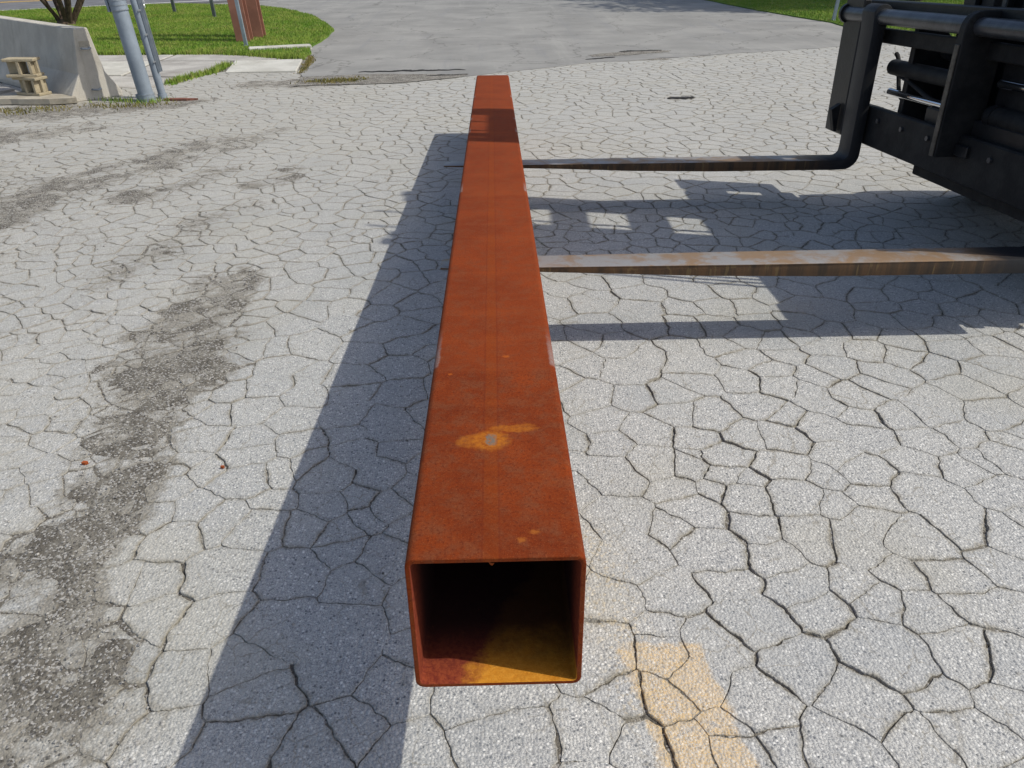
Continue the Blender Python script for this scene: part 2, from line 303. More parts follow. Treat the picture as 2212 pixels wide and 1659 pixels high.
class MB:
    """collects shapes into one mesh"""
    def __init__(s, xf=None): s.v = []; s.f = []; s.xf = xf
    def add(s, v, f):
        b = len(s.v); s.v += [tuple(q) for q in v]; s.f += [tuple(i + b for i in q) for q in f]; return s
    def box(s, x0, x1, y0, y1, z0, z1, b=.004):
        bm = bmesh.new(); bmesh.ops.create_cube(bm, size=1)
        for q in bm.verts: q.co = (x0 + (q.co.x + .5) * (x1 - x0), y0 + (q.co.y + .5) * (y1 - y0), z0 + (q.co.z + .5) * (z1 - z0))
        if b: bmesh.ops.bevel(bm, geom=bm.edges[:], offset=min(b, .3 * min(x1 - x0, y1 - y0, z1 - z0)), segments=1, affect='EDGES', profile=.5)
        return s.frombm(bm)
    def frombm(s, bm):
        bm.verts.index_update(); s.add([q.co[:] for q in bm.verts], [[q.index for q in f.verts] for f in bm.faces]); bm.free(); return s
    def cyl(s, a, b, r0, r1=None, n=20, cap=True):
        a, b = Vector(a), Vector(b); r1 = r0 if r1 is None else r1; d = (b - a).normalized()
        u = d.orthogonal().normalized(); w = d.cross(u); V = []; F = []
        for p, r in ((a, r0), (b, r1)):
            for i in range(n):
                k = 2 * math.pi * i / n; V.append(p + (u * math.cos(k) + w * math.sin(k)) * r)
        for i in range(n): F.append((i, (i + 1) % n, n + (i + 1) % n, n + i))
        if cap: F += [tuple(reversed(range(n))), tuple(range(n, 2 * n))]
        return s.add(V, F)
    def tube(s, pts, r, n=8):
        pts = [Vector(p) for p in pts]; rs = r if isinstance(r, (list, tuple)) else [r] * len(pts); V = []; F = []
        u = None
        for i, p in enumerate(pts):
            d = (pts[min(i + 1, len(pts) - 1)] - pts[max(i - 1, 0)]).normalized()
            u = d.orthogonal().normalized() if u is None else (u - d * u.dot(d)).normalized()
            w = d.cross(u)
            for k in range(n):
                a = 2 * math.pi * k / n; V.append(p + (u * math.cos(a) + w * math.sin(a)) * rs[i])
        for i in range(len(pts) - 1):
            for k in range(n): F.append((i * n + k, i * n + (k + 1) % n, (i + 1) * n + (k + 1) % n, (i + 1) * n + k))
        F += [tuple(reversed(range(n))), tuple(range((len(pts) - 1) * n, len(pts) * n))]
        return s.add(V, F)
    def prism(s, poly, axis, a, b, bev=.0):
        """poly: outline in the two other axes, extruded along axis from a to b"""
        bm = bmesh.new(); n = len(poly)
        def mk(p, t): return {'x': (t, p[0], p[1]), 'y': (p[0], t, p[1]), 'z': (p[0], p[1], t)}[axis]
        lo = [bm.verts.new(mk(p, a)) for p in poly]; hi = [bm.verts.new(mk(p, b)) for p in poly]
        bm.faces.new(lo); bm.faces.new(hi[::-1])
        for i in range(n): bm.faces.new((lo[i], hi[i], hi[(i + 1) % n], lo[(i + 1) % n]))
        bmesh.ops.recalc_face_normals(bm, faces=bm.faces[:])
        if bev:
            es = [e for e in bm.edges if e.calc_face_angle(0) > .5]
            bmesh.ops.bevel(bm, geom=es, offset=bev, segments=2, affect='EDGES', profile=.5)
        return s.frombm(bm)
    def build(s, name, m, parent=None, smooth=False):
        v = s.v
        if s.xf is not None: v = [tuple(s.xf @ Vector(q)) for q in v]
        o = pyd(name, v, s.f, m, parent, False)
        if smooth:
            me = o.data; me.polygons.foreach_set('use_smooth', [True] * len(me.polygons))
            try: me.set_sharp_from_angle(angle=math.radians(38))
            except Exception: pass
        return o
def vnoise(x, y, f, seed=0):
    """smooth value noise on arrays"""
    x = x * f + seed * 17.3; y = y * f - seed * 9.1
    xi = np.floor(x).astype(np.int64); yi = np.floor(y).astype(np.int64); fx = x - xi; fy = y - yi
    fx = fx * fx * (3 - 2 * fx); fy = fy * fy * (3 - 2 * fy)
    def h(a, b):
        n = (a * 374761393 + b * 668265263 + seed * 974711) & 0xffffffff; n = ((n ^ (n >> 13)) * 1274126177) & 0xffffffff
        return ((n ^ (n >> 16)) & 0xffff) / 65535.
    return (h(xi, yi) * (1 - fx) + h(xi + 1, yi) * fx) * (1 - fy) + (h(xi, yi + 1) * (1 - fx) + h(xi + 1, yi + 1) * fx) * fy
def fbm(x, y, f, o=4, seed=0):
    s = 0; a = .5; t = 0
    for i in range(o): s = s + a * vnoise(x, y, f * 2 ** i, seed + i); t += a; a *= .55
    return s / t
def segdist(x, y, P):
    """distance from arrays x, y to a polyline with a radius at each point: distance minus radius, over radius"""
    best = np.full(np.shape(x), 9.)
    for (ax, ay, ar), (bx, by, br) in zip(P[:-1], P[1:]):
        dx, dy = bx - ax, by - ay; t = np.clip(((x - ax) * dx + (y - ay) * dy) / (dx * dx + dy * dy), 0, 1)
        d = np.hypot(x - ax - dx * t, y - ay - dy * t) / (ar + (br - ar) * t); best = np.minimum(best, d)
    return best

# ------------------------------------------------------------------ ground: far sheet, lot with its broken asphalt
def sheet(name, poly, z, m, kind='structure', parent=None, thick=.05):
    n = len(poly); v = [(x, y, z) for x, y in poly] + [(x, y, z - thick) for x, y in poly]
    f = [tuple(range(n))] + [(i, i + n, (i + 1) % n + n, (i + 1) % n) for i in range(n)]
    bm = bmesh.new(); vs = [bm.verts.new(q) for q in v]
    for q in f: bm.faces.new([vs[i] for i in q])
    bmesh.ops.triangulate(bm, faces=[bm.faces[:][0]]) if n > 4 else None
    bmesh.ops.recalc_face_normals(bm, faces=bm.faces[:])
    mb = MB().frombm(bm); o = mb.build(name, m, parent)
    return tag(o, kind=kind) if parent is None else o
def ragged(P, step, amp, freq, seed):
    out = []
    for i in range(len(P)):
        a, b = P[i], P[(i + 1) % len(P)]; n = max(1, int(math.hypot(b[0] - a[0], b[1] - a[1]) / step))
        for k in range(n):
            t = k / n; x = a[0] + (b[0] - a[0]) * t; y = a[1] + (b[1] - a[1]) * t
            q = noise.noise_vector(Vector((x * freq, y * freq, seed))); q2 = noise.noise_vector(Vector((x * freq * 4, y * freq * 4, seed + 5)))
            out.append((x + q.x * amp + q2.x * amp * .4, y + q.y * amp + q2.y * amp * .4))
    return out
tag(pyd('ground', [(-400, -300, -.09), (400, -300, -.09), (400, 600, -.09), (-400, 600, -.09)], [(0, 1, 2, 3)], M['soil']), kind='structure')

BANDS = [
    ([gnd(*q) + (r,) for q, r in (((20, 1720), .24), ((45, 1560), .20), ((110, 1314), .105), ((200, 1095), .125), ((297, 903), .165), ((400, 745), .19), ((480, 630), .15), ((535, 575), .06))], 1.05),
    ([gnd(*q) + (r,) for q, r in (((-60, 1250), .15), ((30, 1180), .12), ((110, 1314), .08))], .75),
    ([(-4.4, 3.6, .30), (-3.75, 4.15, .38), (-3.6, 4.6, .26), (-3.55, 5.1, .2)], .62),
    ([(-3.9, 4.7, .22), (-3.2, 5.6, .28), (-2.7, 6.5, .28), (-2.2, 7.2, .15)], .48),
    ([(-2.75, 4.75, .14), (-2.45, 5.3, .15), (-2.25, 5.7, .10)], .6),
    ([(-1.85, 5.05, .11), (-1.7, 5.35, .15), (-1.65, 5.6, .09)], .7),
    ([(-2.2, 3.3, .15), (-2.0, 4.0, .15), (-1.75, 4.6, .12)], .35),
    ([(-7.5, 8.3, .5), (-6, 8.15, .45), (-5, 8.3, .4), (-4.2, 8.55, .35), (-3.6, 8.75, .2)], .9),
    ([(-6.5, 6.0, .35), (-5.2, 6.9, .3), (-4.2, 7.4, .2)], .5),
    ([(-3.2, 10.0, .25), (-2.4, 10.2, .35), (-1.7, 10.45, .2), (-.7, 10.5, .1)], .95),
    ([(2.15, 8.57, .05), (2.3, 8.60, .05)], 1.0),
    ([(2.3, 12.05, .15), (3.2, 12.35, .2)], .9),
]
def dirtmask(x, y):
    m = np.zeros(np.shape(x))
    wx = x + .30 * (fbm(x, y, 1.7, 4, 31) - .5) + .22 * (fbm(x, y, 6, 3, 37) - .5); wy = y + .55 * (fbm(x, y, 1.5, 4, 41) - .5) + .22 * (fbm(x, y, 6, 3, 43) - .5)
    for P, a in BANDS: m = np.maximum(m, a * np.clip((1.75 - segdist(wx, wy, P)) / 1.1, 0, 1))
    m = m + .24 * np.clip((-1.1 - x - .12 * y) / 1.2, 0, 1) * np.clip((8.5 - y) / 3, 0, 1)
    brk = np.clip((.30 * fbm(x, y, 2.6, 4, 3) + .36 * fbm(x, y, 7, 3, 53) + .34 * fbm(x, y, 17, 3, 59) - .375) * 4.6, .38, 1.1)
    return m * brk + .10 * (fbm(x, y, 9, 3, 8) - .5)

def lot_edge(x):                              # y of the seam between the broken lot and the smoother driveway
    return np.interp(x, [-9, -4.5, -4.0, -2.8, -2.6, -1.4, -.3, 1.45, 3.2, 5.9, 9.6, 16], [10.4, 10.3, 11.05, 11.08, 9.9, 9.95, 10.5, 11.6, 12.2, 13.15, 13.9, 14.6])

def crop(ox, oy, k, pts): return [gnd((ox + a * k) / 1.85172, (oy + b * k) / 1.85172) for a, b in pts]
SEEDS = crop(2300, 1800, .8119, [(400,60),(740,30),(1010,80),(1280,30),(1420,110),(1700,60),(2000,50),(210,130),(490,190),(740,120),(840,160),(720,200),(1080,240),(1290,270),(1220,130),
 (1720,220),(1900,90),(2100,200),(250,330),(600,320),(840,230),(870,370),(1140,430),(1500,360),(1400,480),(1700,430),(1900,380),(2130,430),(480,400),(300,520),(650,490),(960,510),(740,630),
 (1080,650),(480,710),(150,730),(900,830),(1380,680),(1640,620),(1500,760),(1850,640),(2100,560),(1200,760),(1760,830),(1940,760),(2150,780),(430,900),(450,1010),(480,1250),(690,1000),
 (1120,1080),(1560,1010),(1900,990),(2100,1050),(880,1250),(640,1150),(240,1250),(780,1370),(820,1500),(640,1500),(300,1500),(1000,1450),(1430,1280),(1330,1480),(1800,1200),(1950,1400),
 (2150,1250),(1650,1450),(120,1000),(100,1400)])
SEEDS += crop(2300, 900, .8119, [(220,600),(560,600),(850,550),(1110,550),(1230,600),(1450,620),(1590,560),(1900,600),(2170,570),(60,700),(230,720),(560,680),(590,770),(860,660),(1040,640),
 (1270,700),(1180,750),(1480,790),(1750,700),(2030,760),(820,770),(1010,790),(270,850),(70,850),(470,830),(510,920),(660,930),(880,880),(1220,890),(1400,945),(1600,950),(1800,870),(2080,930),
 (160,960),(370,1020),(200,1070),(600,1050),(840,1030),(1050,950),(1040,1040),(1190,1000),(1270,1110),(1450,1040),(1880,1020),(1700,1140),(400,1150),(570,1190),(760,1170),(1010,1190),
 (630,1130),(1430,1190),(1940,1130),(2120,1150),(60,370),(320,330),(610,340),(430,270),(700,400),(840,400),(960,350),(1100,400),(310,420),(540,410),(60,280),(1300,320),(1250,420),(1500,400),
 (1700,400),(1900,430),(1650,300),(2050,380),(2100,470),(100,490),(400,500),(530,500),(680,490),(1100,470),(60,90),(300,60),(560,50),(830,30),(1030,40),(1200,100),(1450,60)])
SEEDS += crop(0, 1800, .7685, [(960,50),(870,120),(1090,110),(1290,20),(1280,150),(1450,110),(850,220),(770,340),(990,310),(1170,380),(1400,280),(900,480),(1340,400),(570,530),(610,680),
 (820,660),(1130,620),(490,890),(800,880),(1060,900),(350,1060),(600,1110),(350,1210),(940,1180),(270,1480),(560,1400),(840,1480),(1520,640),(1770,400),(1720,120),(1990,130),(1880,350),
 (2010,280),(1990,560),(1850,680),(1780,950),(1450,950),(1330,1300),(1300,1100),(1800,1450),(1250,1500),(2000,1250),(1150,1650),(1600,1600),(120,360),(80,250),(460,380),(560,230),(150,820),
 (330,770),(280,280),(60,900)])
SEEDS += crop(0, 600, .7233, [(1940,350),(1560,550),(1750,550),(1900,480),(1800,430),(1950,240),(1870,130),(1700,220),(1500,640),(1800,620),(1560,860),(1830,790),(1370,940),(1560,960),
 (1300,1050),(1420,850),(1700,1080),(1880,740),(1540,1100),(1270,1230),(1480,1300),(1700,1250),(1160,1160),(1260,1330),(1160,1470),(1420,1440),(1680,1370),(1080,1600),(1390,1600),(1620,1480),
 (960,1480),(330,870),(560,940),(280,1030),(120,1000),(480,790),(100,1170),(530,1060),(320,1150),(200,1430),(60,1560),(380,1290),(380,580),(740,560),(900,680)])
MAJOR = [crop(2300, 1800, .8119, q) for q in (
    [(640,60),(730,260),(760,490),(870,630),(1060,760),(1180,880),(1320,960),(1420,1090),(1620,1360),(1750,1567)],
    [(870,60),(960,230),(1050,390),(1220,520),(1240,700),(1320,860),(1420,1090)], [(1460,0),(1590,120),(1620,310)], [(180,900),(200,1100),(380,1400),(470,1567)],
    [(690,720),(780,960),(900,1150),(1090,1300)], [(1880,270),(2020,370)], [(1910,880),(1990,960),(1980,1110),(2110,1260),(2212,1340)])]
MAJOR += [crop(0, 1800, .7685, q) for q in ([(1190,40),(1040,200),(1050,350)], [(720,500),(930,610),(940,760),(900,960),(770,1040),(750,1200),(780,1350),(650,1520),(570,1655)],
    [(1480,1150),(1520,1330),(1450,1600)])]
MAJOR += [crop(0, 600, .7233, q) for q in ([(2080,30),(2010,260),(2070,400),(2020,520),(2030,600)], [(0,915),(430,885),(850,880)], [(1050,1310),(1320,1260),(1270,1500),(1230,1640)])]
MAJOR += [crop(2300, 900, .8119, q) for q in ([(180,260),(240,400),(330,540),(410,640),(400,760),(400,880)], [(960,510),(1180,680),(1400,900),(1600,1040)], [(720,600),(900,770),(1040,890),(1150,1080)],
    [(480,960),(480,1100)], [(690,1000),(760,1090),(860,1130),(940,1300)], [(1650,620),(1900,680),(2212,720)])]
gx0, gx1, gy0, gy1, gs = -9.5, 10.5, -1.6, 13.6, .03
nx = int((gx1 - gx0) / gs) + 1; ny = int((gy1 - gy0) / gs) + 1
X, Y = np.meshgrid(np.linspace(gx0, gx1, nx), np.linspace(gy0, gy1, ny))
DM = dirtmask(X, Y)
fill = np.clip((DM - .10) / .7, 0, 1)
Zd = -.0042 + .0044 * fill + (.003 + .008 * fill) * (fbm(X, Y, 9, 3, 21) - .5)
DMJ = np.full(X.shape, 9.)
for P in MAJOR: DMJ = np.minimum(DMJ, segdist(X, Y, [(a, b, 1.) for a, b in P]))
Zd = Zd - .005 * np.clip(1.4 - DMJ / .05, 0, 1) * (1 - fill)
V = np.stack([X, Y, Zd], -1).reshape(-1, 3); idx = np.arange(nx * ny).reshape(ny, nx)
Q = np.stack([idx[:-1, :-1], idx[:-1, 1:], idx[1:, 1:], idx[1:, :-1]], -1).reshape(-1, 4)
me = bpy.data.meshes.new('parking_lot'); me.vertices.add(len(V)); me.vertices.foreach_set('co', V.ravel())
me.loops.add(Q.size); me.loops.foreach_set('vertex_index', Q.ravel().astype(np.int32))
me.polygons.add(len(Q)); me.polygons.foreach_set('loop_start', np.arange(0, Q.size, 4, dtype=np.int32)); me.polygons.foreach_set('loop_total', np.full(len(Q), 4, np.int32))
me.update(); lot = tag(link('parking_lot', me, M['dirt'], None, True), kind='structure')

def halfw(y): return 1.9 + .80 * (y + .7)
cell = .35; hashg = {}
PTS = []
def tryadd(x, y, r):
    ci, cj = int(x // cell), int(y // cell)
    for i in range(ci - 1, ci + 2):
        for j in range(cj - 1, cj + 2):
            for k in hashg.get((i, j), ()):
                if (PTS[k][0] - x) ** 2 + (PTS[k][1] - y) ** 2 < r * r: return False
    hashg.setdefault((ci, cj), []).append(len(PTS)); PTS.append((x, y)); return True
for x, y in SEEDS: tryadd(x, y, .05)
NSEED = len(PTS)
rr = random.Random(5)
CY = -1.0 + 14.6 * RNG.random(60000); CX_ = (RNG.random(60000) * 2 - 1) * np.minimum(halfw(CY), 10.0); CM = np.clip((dirtmask(CX_, CY) - .1) * 1.7, 0, 1)
for k in range(60000):
    x, y = float(CX_[k]), float(CY[k])
    if x < -9 or y > lot_edge(x) + .35: continue
    tryadd(x, y, (.085 + (.04 if y < 3.2 and x > -1.2 else 0) + .095 * rr.random() + .05 * noise.noise(Vector((x * .9, y * .9, 3)))) * (1 if y < 4 else 1.1) * (1 - .42 * CM[k]) * (.80 if x < -1.15 - .02 * y and y > 1.2 else 1))
A = np.array(PTS); NP = len(A)
def pairhash(i, j):
    n = (min(i, j) * 73856093 ^ max(i, j) * 19349663) & 0xffffffff; n = ((n ^ (n >> 13)) * 1274126177) & 0xffffffff
    return ((n ^ (n >> 16)) & 0xffff) / 65535.
def near_major(mx, my, tol):
    for P in MAJ:
        if abs(mx - P[4]) > P[6] + tol or abs(my - P[5]) > P[7] + tol: continue
        dx, dy = P[2] - P[0], P[3] - P[1]; t = max(0, min(1, ((mx - P[0]) * dx + (my - P[1]) * dy) / (dx * dx + dy * dy + 1e-9)))
        if math.hypot(mx - P[0] - dx * t, my - P[1] - dy * t) < tol: return True
    return False
MAJ = []
for P in MAJOR:
    for (a, b), (c, d) in zip(P[:-1], P[1:]): MAJ.append((a, b, c, d, (a + c) / 2, (b + d) / 2, abs(a - c) / 2, abs(b - d) / 2))
def warp(x, y, fine):
    q = noise.noise_vector(Vector((x * 4.2, y * 4.2, 1.3))) * .034 + noise.noise_vector(Vector((x * 15, y * 15, 4.1))) * .0085
    if fine: q = q + noise.noise_vector(Vector((x * 40, y * 40, 7.7))) * .0058 + noise.noise_vector(Vector((x * 100, y * 100, 2.2))) * .0030
    return x + q.x, y + q.y
pieces = []; DML = DM.tolist()
WT = np.array([rr.uniform(-.0035, .0035) for _ in range(NP)])
DMC = dirtmask(A[:, 0], A[:, 1])
for i in range(NP):
    x, y = A[i]
    if y > lot_edge(x) + .2 or x < -8.7 or abs(x) > halfw(y) - .1: continue
    ci, cj = int(x // cell), int(y // cell); nb = [k for a in range(ci - 1, ci + 2) for b in range(cj - 1, cj + 2) for k in hashg.get((a, b), ()) if k != i]
    nb.sort(key=lambda k: (A[k][0] - x) ** 2 + (A[k][1] - y) ** 2); nb = nb[:14]
    poly = [(x - .3, y - .3, .004), (x + .3, y - .3, .004), (x + .3, y + .3, .004), (x - .3, y + .3, .004)]      # the third number is the gap along the edge that starts here
    for k in nb:
        dx, dy = A[k][0] - x, A[k][1] - y; L = math.hypot(dx, dy); nxv, nyv = dx / L, dy / L
        u = pairhash(i, k)
        if near_major(x + dx / 2, y + dy / 2, .05): g = .0030 + .0058 * u
        elif u < .06: g = 0.
        else: g = .0015 + .00042 * max(0., min(y, 9.) - 1.2) + (.0030 + .0003 * y) * ((u - .06) / .94) ** 2
        lo = max(0., min(1., (float(DMC[i] + DMC[k]) / 2 - .10) * 1.7))
        g += lo * (.003 + .022 * u * u)
        g = min(g, .10 * L)
        lim = L / 2 + (WT[i] - WT[k]) / (2 * L) - g / 2; out = []
        n = len(poly)
        for a in range(n):
            p, q = poly[a], poly[(a + 1) % n]
            dp = (p[0] - x) * nxv + (p[1] - y) * nyv - lim; dq = (q[0] - x) * nxv + (q[1] - y) * nyv - lim
            if dp <= 0: out.append(p)
            if (dp <= 0 < dq) or (dq <= 0 < dp):
                t = dp / (dp - dq); out.append((p[0] + (q[0] - p[0]) * t, p[1] + (q[1] - p[1]) * t, g if dp <= 0 else p[2]))
        poly = out
        if len(poly) < 3: break
    if len(poly) < 3: continue
    px, py, fz = proj(x, y); inside = -60 < px < 2272 and -40 < py < 1720
    fine = y < 4.2 and inside; step = .06 if not fine else (.014 if y < 1.6 else .022)
    ring = []
    for a in range(len(poly)):
        p, q = poly[a], poly[(a + 1) % len(poly)]; L = math.hypot(q[0] - p[0], q[1] - p[1]); n = max(1, int(L / step + .5))
        for k in range(n):
            t = k / n; w2 = warp(p[0] + (q[0] - p[0]) * t, p[1] + (q[1] - p[1]) * t, fine); ring.append((w2[0], w2[1], p[2]))
    cx = sum(q[0] for q in ring) / len(ring); cy = sum(q[1] for q in ring) / len(ring)
    area = .5 * abs(sum(ring[a][0] * ring[(a + 1) % len(ring)][1] - ring[(a + 1) % len(ring)][0] * ring[a][1] for a in range(len(ring))))
    if area < .0016: continue
    loose = max(0., min(1., (float(DMC[i]) - .12) * 2))
    zb = (.0007 + .003 * loose) * (rr.random() - .5) - .002 * loose; tl = .002 + .018 * loose; tx, ty = tl * (rr.random() - .5), tl * (rr.random() - .5)
    n = len(ring); V = []; E = []; D = []
    rd = [DML[min(max(int((q[1] - gy0) / gs), 0), ny - 1)][min(max(int((q[0] - gx0) / gs), 0), nx - 1)] for q in ring]; dc = float(DMC[i])
    for lvl in range(4):
        for (a, b, g), dd in zip(ring, rd):
            D.append(dd); d = math.hypot(a - cx, b - cy); rg = 1 + .8 * noise.noise(Vector((a * 70, b * 70, lvl)))
            gv_ = g * max(-.3, .9 * noise.noise(Vector((a * 22, b * 22, 5.5)))) if g else 0.; ins = gv_ + (0, .0004 + .10 * g, .0013 + .30 * g, .020)[lvl] * rg; dz = (-.02, -.0011 - .12 * g, 0, .0002)[lvl]
            if g == 0 and lvl in (1, 2): dz = 0; ins = .0002 * lvl
            k = max(.3, 1 - ins / max(d, .01)); X2, Y2 = cx + (a - cx) * k, cy + (b - cy) * k
            V.append((X2, Y2, zb + dz + (X2 - cx) * tx + (Y2 - cy) * ty)); E.append(0. if g == 0 else (1., 1., .85, 0.)[lvl] * min(1., .26 + g * 170))
    V.append((cx, cy, zb + .0003)); E.append(0.); D.append(dc); F = []
    for l in range(3):
        for a in range(n): b = (a + 1) % n; F.append((l * n + a, l * n + b, (l + 1) * n + b, (l + 1) * n + a))
    for a in range(n): F.append((3 * n + a, 3 * n + (a + 1) % n, 4 * n))
    pieces.append((area / fz ** 2 if inside else 0, V, F, E, rr.random(), D))
pieces.sort(key=lambda q: -q[0])
def piece_mesh(name, lst):
    V = []; F = []; E = []; T = []; D = []
    for _, v, f, e, tone, dd in lst:
        b = len(V); V += v; F += [tuple(i + b for i in q) for q in f]; D += dd; E += e; T += [tone] * len(v)
    me = bpy.data.meshes.new(name); me.from_pydata(V, [], F)
    for nm, d in (('edge', E), ('tone', T), ('dirt', D)):
        at = me.attributes.new(nm, 'FLOAT', 'POINT'); at.data.foreach_set('value', d)
    me.update(); o = link(name, me, M['asphalt'], lot)
    me.polygons.foreach_set('use_smooth', [k < 2 * (len(q[1]) // 4) for q in lst for k in range(len(q[2]))])
    return o
for q in pieces[:300]: piece_mesh('asphalt_piece', [q])
tag(piece_mesh('asphalt_pieces', pieces[300:]), kind='stuff')
print('pieces', len(pieces), 'seeds', NSEED)

# loose gravel in the dirt and in the open cracks
gv = []; gf = []
OCT = [(1, 0, 0), (-1, 0, 0), (0, 1, 0), (0, -1, 0), (0, 0, 1), (0, 0, -1)]; OF = [(0, 2, 4), (2, 1, 4), (1, 3, 4), (3, 0, 4), (2, 0, 5), (1, 2, 5), (3, 1, 5), (0, 3, 5)]
cand = RNG.random((60000, 2)); cy_ = .05 + 10.5 * cand[:, 1] ** 1.7; cx_ = -1.0 + (cand[:, 0] - .75) * 2.0 * (1.2 + .75 * cy_)
dmk = dirtmask(cx_, cy_); keep = RNG.random(60000) < np.clip((dmk - .12) * 1.6, .006, 1)
for x, y in zip(cx_[keep][:11000], cy_[keep][:11000]):
    s = .0016 + .0055 * random.random() ** 2.5 * (1 if y < 3 else 1.5); b = len(gv); a = random.random() * 6.3; ca, sa = math.cos(a), math.sin(a); k = .7 + .6 * random.random()
    i, j = int((y - gy0) / gs), int((x - gx0) / gs)
    z = max(0.0006, Zd[min(max(i, 0), ny - 1), min(max(j, 0), nx - 1)])
    for q in OCT:
        jx = [q[c] * s * (.75 + .5 * random.random()) for c in range(3)]
        gv.append((x + jx[0] * ca * k - jx[1] * sa, y + jx[0] * sa * k + jx[1] * ca, z + s * .25 + jx[2] * .6))
    gf += [tuple(c + b for c in q) for q in OF]
o = pyd('gravel', gv, gf, M['gravel']); tag(o, 'loose grey gravel scattered over the dirty patches of the lot', 'gravel', kind='stuff')

# ------------------------------------------------------------------ driveway, walk, lawns, road
LD = Vector((.84, .545)).normalized(); LN = Vector((-LD.y, LD.x)); L0 = Vector((-14.11, 23.78))
def along(s, d): q = L0 + LD * s + LN * d; return (q.x, q.y)
sheet('road', [along(-60, -.55), along(90, -.55), along(90, 8.2), along(-60, 8.2)], -.002, M['road'])
sheet('road_edge_line', [along(-60, 0), along(16, 0), along(16, .13), along(-60, .13)], .002, M['white'], thick=.003)
sheet('road_centre_line', [along(-60, 3.9), along(60, 3.9), along(60, 4.02), along(-60, 4.02)], .002, M['yellow'], thick=.003)
sheet('road_centre_stripe', [along(-60, 4.2), along(60, 4.2), along(60, 4.32), along(-60, 4.32)], .002, M['yellow'], thick=.003)
near = [(x, float(lot_edge(x)) + .02) for x in np.linspace(-2.75, 14, 60)]
rag = []
for x, y in near:
    q = noise.noise(Vector((x * 2.1, 0, 3))) * .14 + noise.noise(Vector((x * 9, 1, 3))) * .06; rag.append((x, y + q))
drive_far = [(14, 40), (-3, 31), (-9.2, 25.0), (-8.5, 23.3), (-6.3, 21.1), (-5.2, 18.0), (-4.4, 16.6), (-4.2, 14.4), (-3.6, 13.4), (-3.0, 12.9), (-2.82, 12.3), (-2.78, 11.1)]
sheet('driveway', rag + drive_far, .006, M['drive'], thick=.03)

# broken edges of the driveway: black fresh asphalt in ragged breaks
def breakline(name, pts, wid, label, cat, seed, z=.013):
    up = []; dn = []
    for k, (x, y) in enumerate(pts):
        t = k / (len(pts) - 1); e = math.sin(math.pi * min(1, max(0, t))) ** .5
        a = wid * e * (.45 + 1.1 * abs(noise.noise(Vector((x * 4.5, seed, 1)))) + .9 * abs(noise.noise(Vector((x * 17, seed, 2))))); b = wid * e * (.25 + .9 * abs(noise.noise(Vector((x * 9, seed, 7)))))
        j = .5 * wid * noise.noise(Vector((x * 6, seed, 3))); up.append((x, y + a + j)); dn.append((x, y - b + j))
    o = sheet(name, dn + up[::-1], z, M['fresh'], thick=.004); tag(o, label, cat, kind='thing'); return o
breakline('broken_edge', [(-1.95 + 1.55 * k / 70, 10.98 + .03 * math.sin(k * .5) + .10 * k / 70) for k in range(71)], .10, 'black ragged break in the driveway edge left of the far end of the rusty tube', 'broken edge', 1)
breakline('broken_edge', [(-.95 + .6 * k / 30, 10.52 + .12 * k / 30) for k in range(31)], .06, 'short dark break close to the left side of the far tube end', 'broken edge', 5)
breakline('broken_edge', [(1.45 + .5 * k / 30, 11.98 + .22 * k / 30) for k in range(31)], .08, 'short dark break at the pavement seam just right of the tube', 'broken edge', 2)
breakline('broken_edge', [(2.1 + .75 * k / 40, 12.86 + .12 * k / 40) for k in range(41)], .09, 'dark crumbled crack behind the dirt patch in the driveway', 'broken edge', 3)
breakline('pothole', [(2.06 + .34 * k / 24, 8.58 + .03 * k / 24) for k in range(25)], .10, 'small black pothole in the pale lot between tube and forklift', 'pothole', 4, .0075)
hol = ragged([(1.6, 12.28), (2.2, 12.45), (2.9, 12.75), (3.0, 12.95), (2.5, 12.95), (1.95, 12.75), (1.55, 12.5)], .08, .07, 3, 4)
sheet('pothole_dirt', hol, .0105, M['dirt'], thick=.002)
sheet('crumbled_strip', ragged([(-2.62, 9.85), (-1.4, 9.95), (-.5, 10.35), (-.35, 10.6), (-.9, 10.7), (-1.9, 10.75), (-2.7, 10.6)], .1, .06, 3, 9), .0098, M['dirt'], thick=.002)

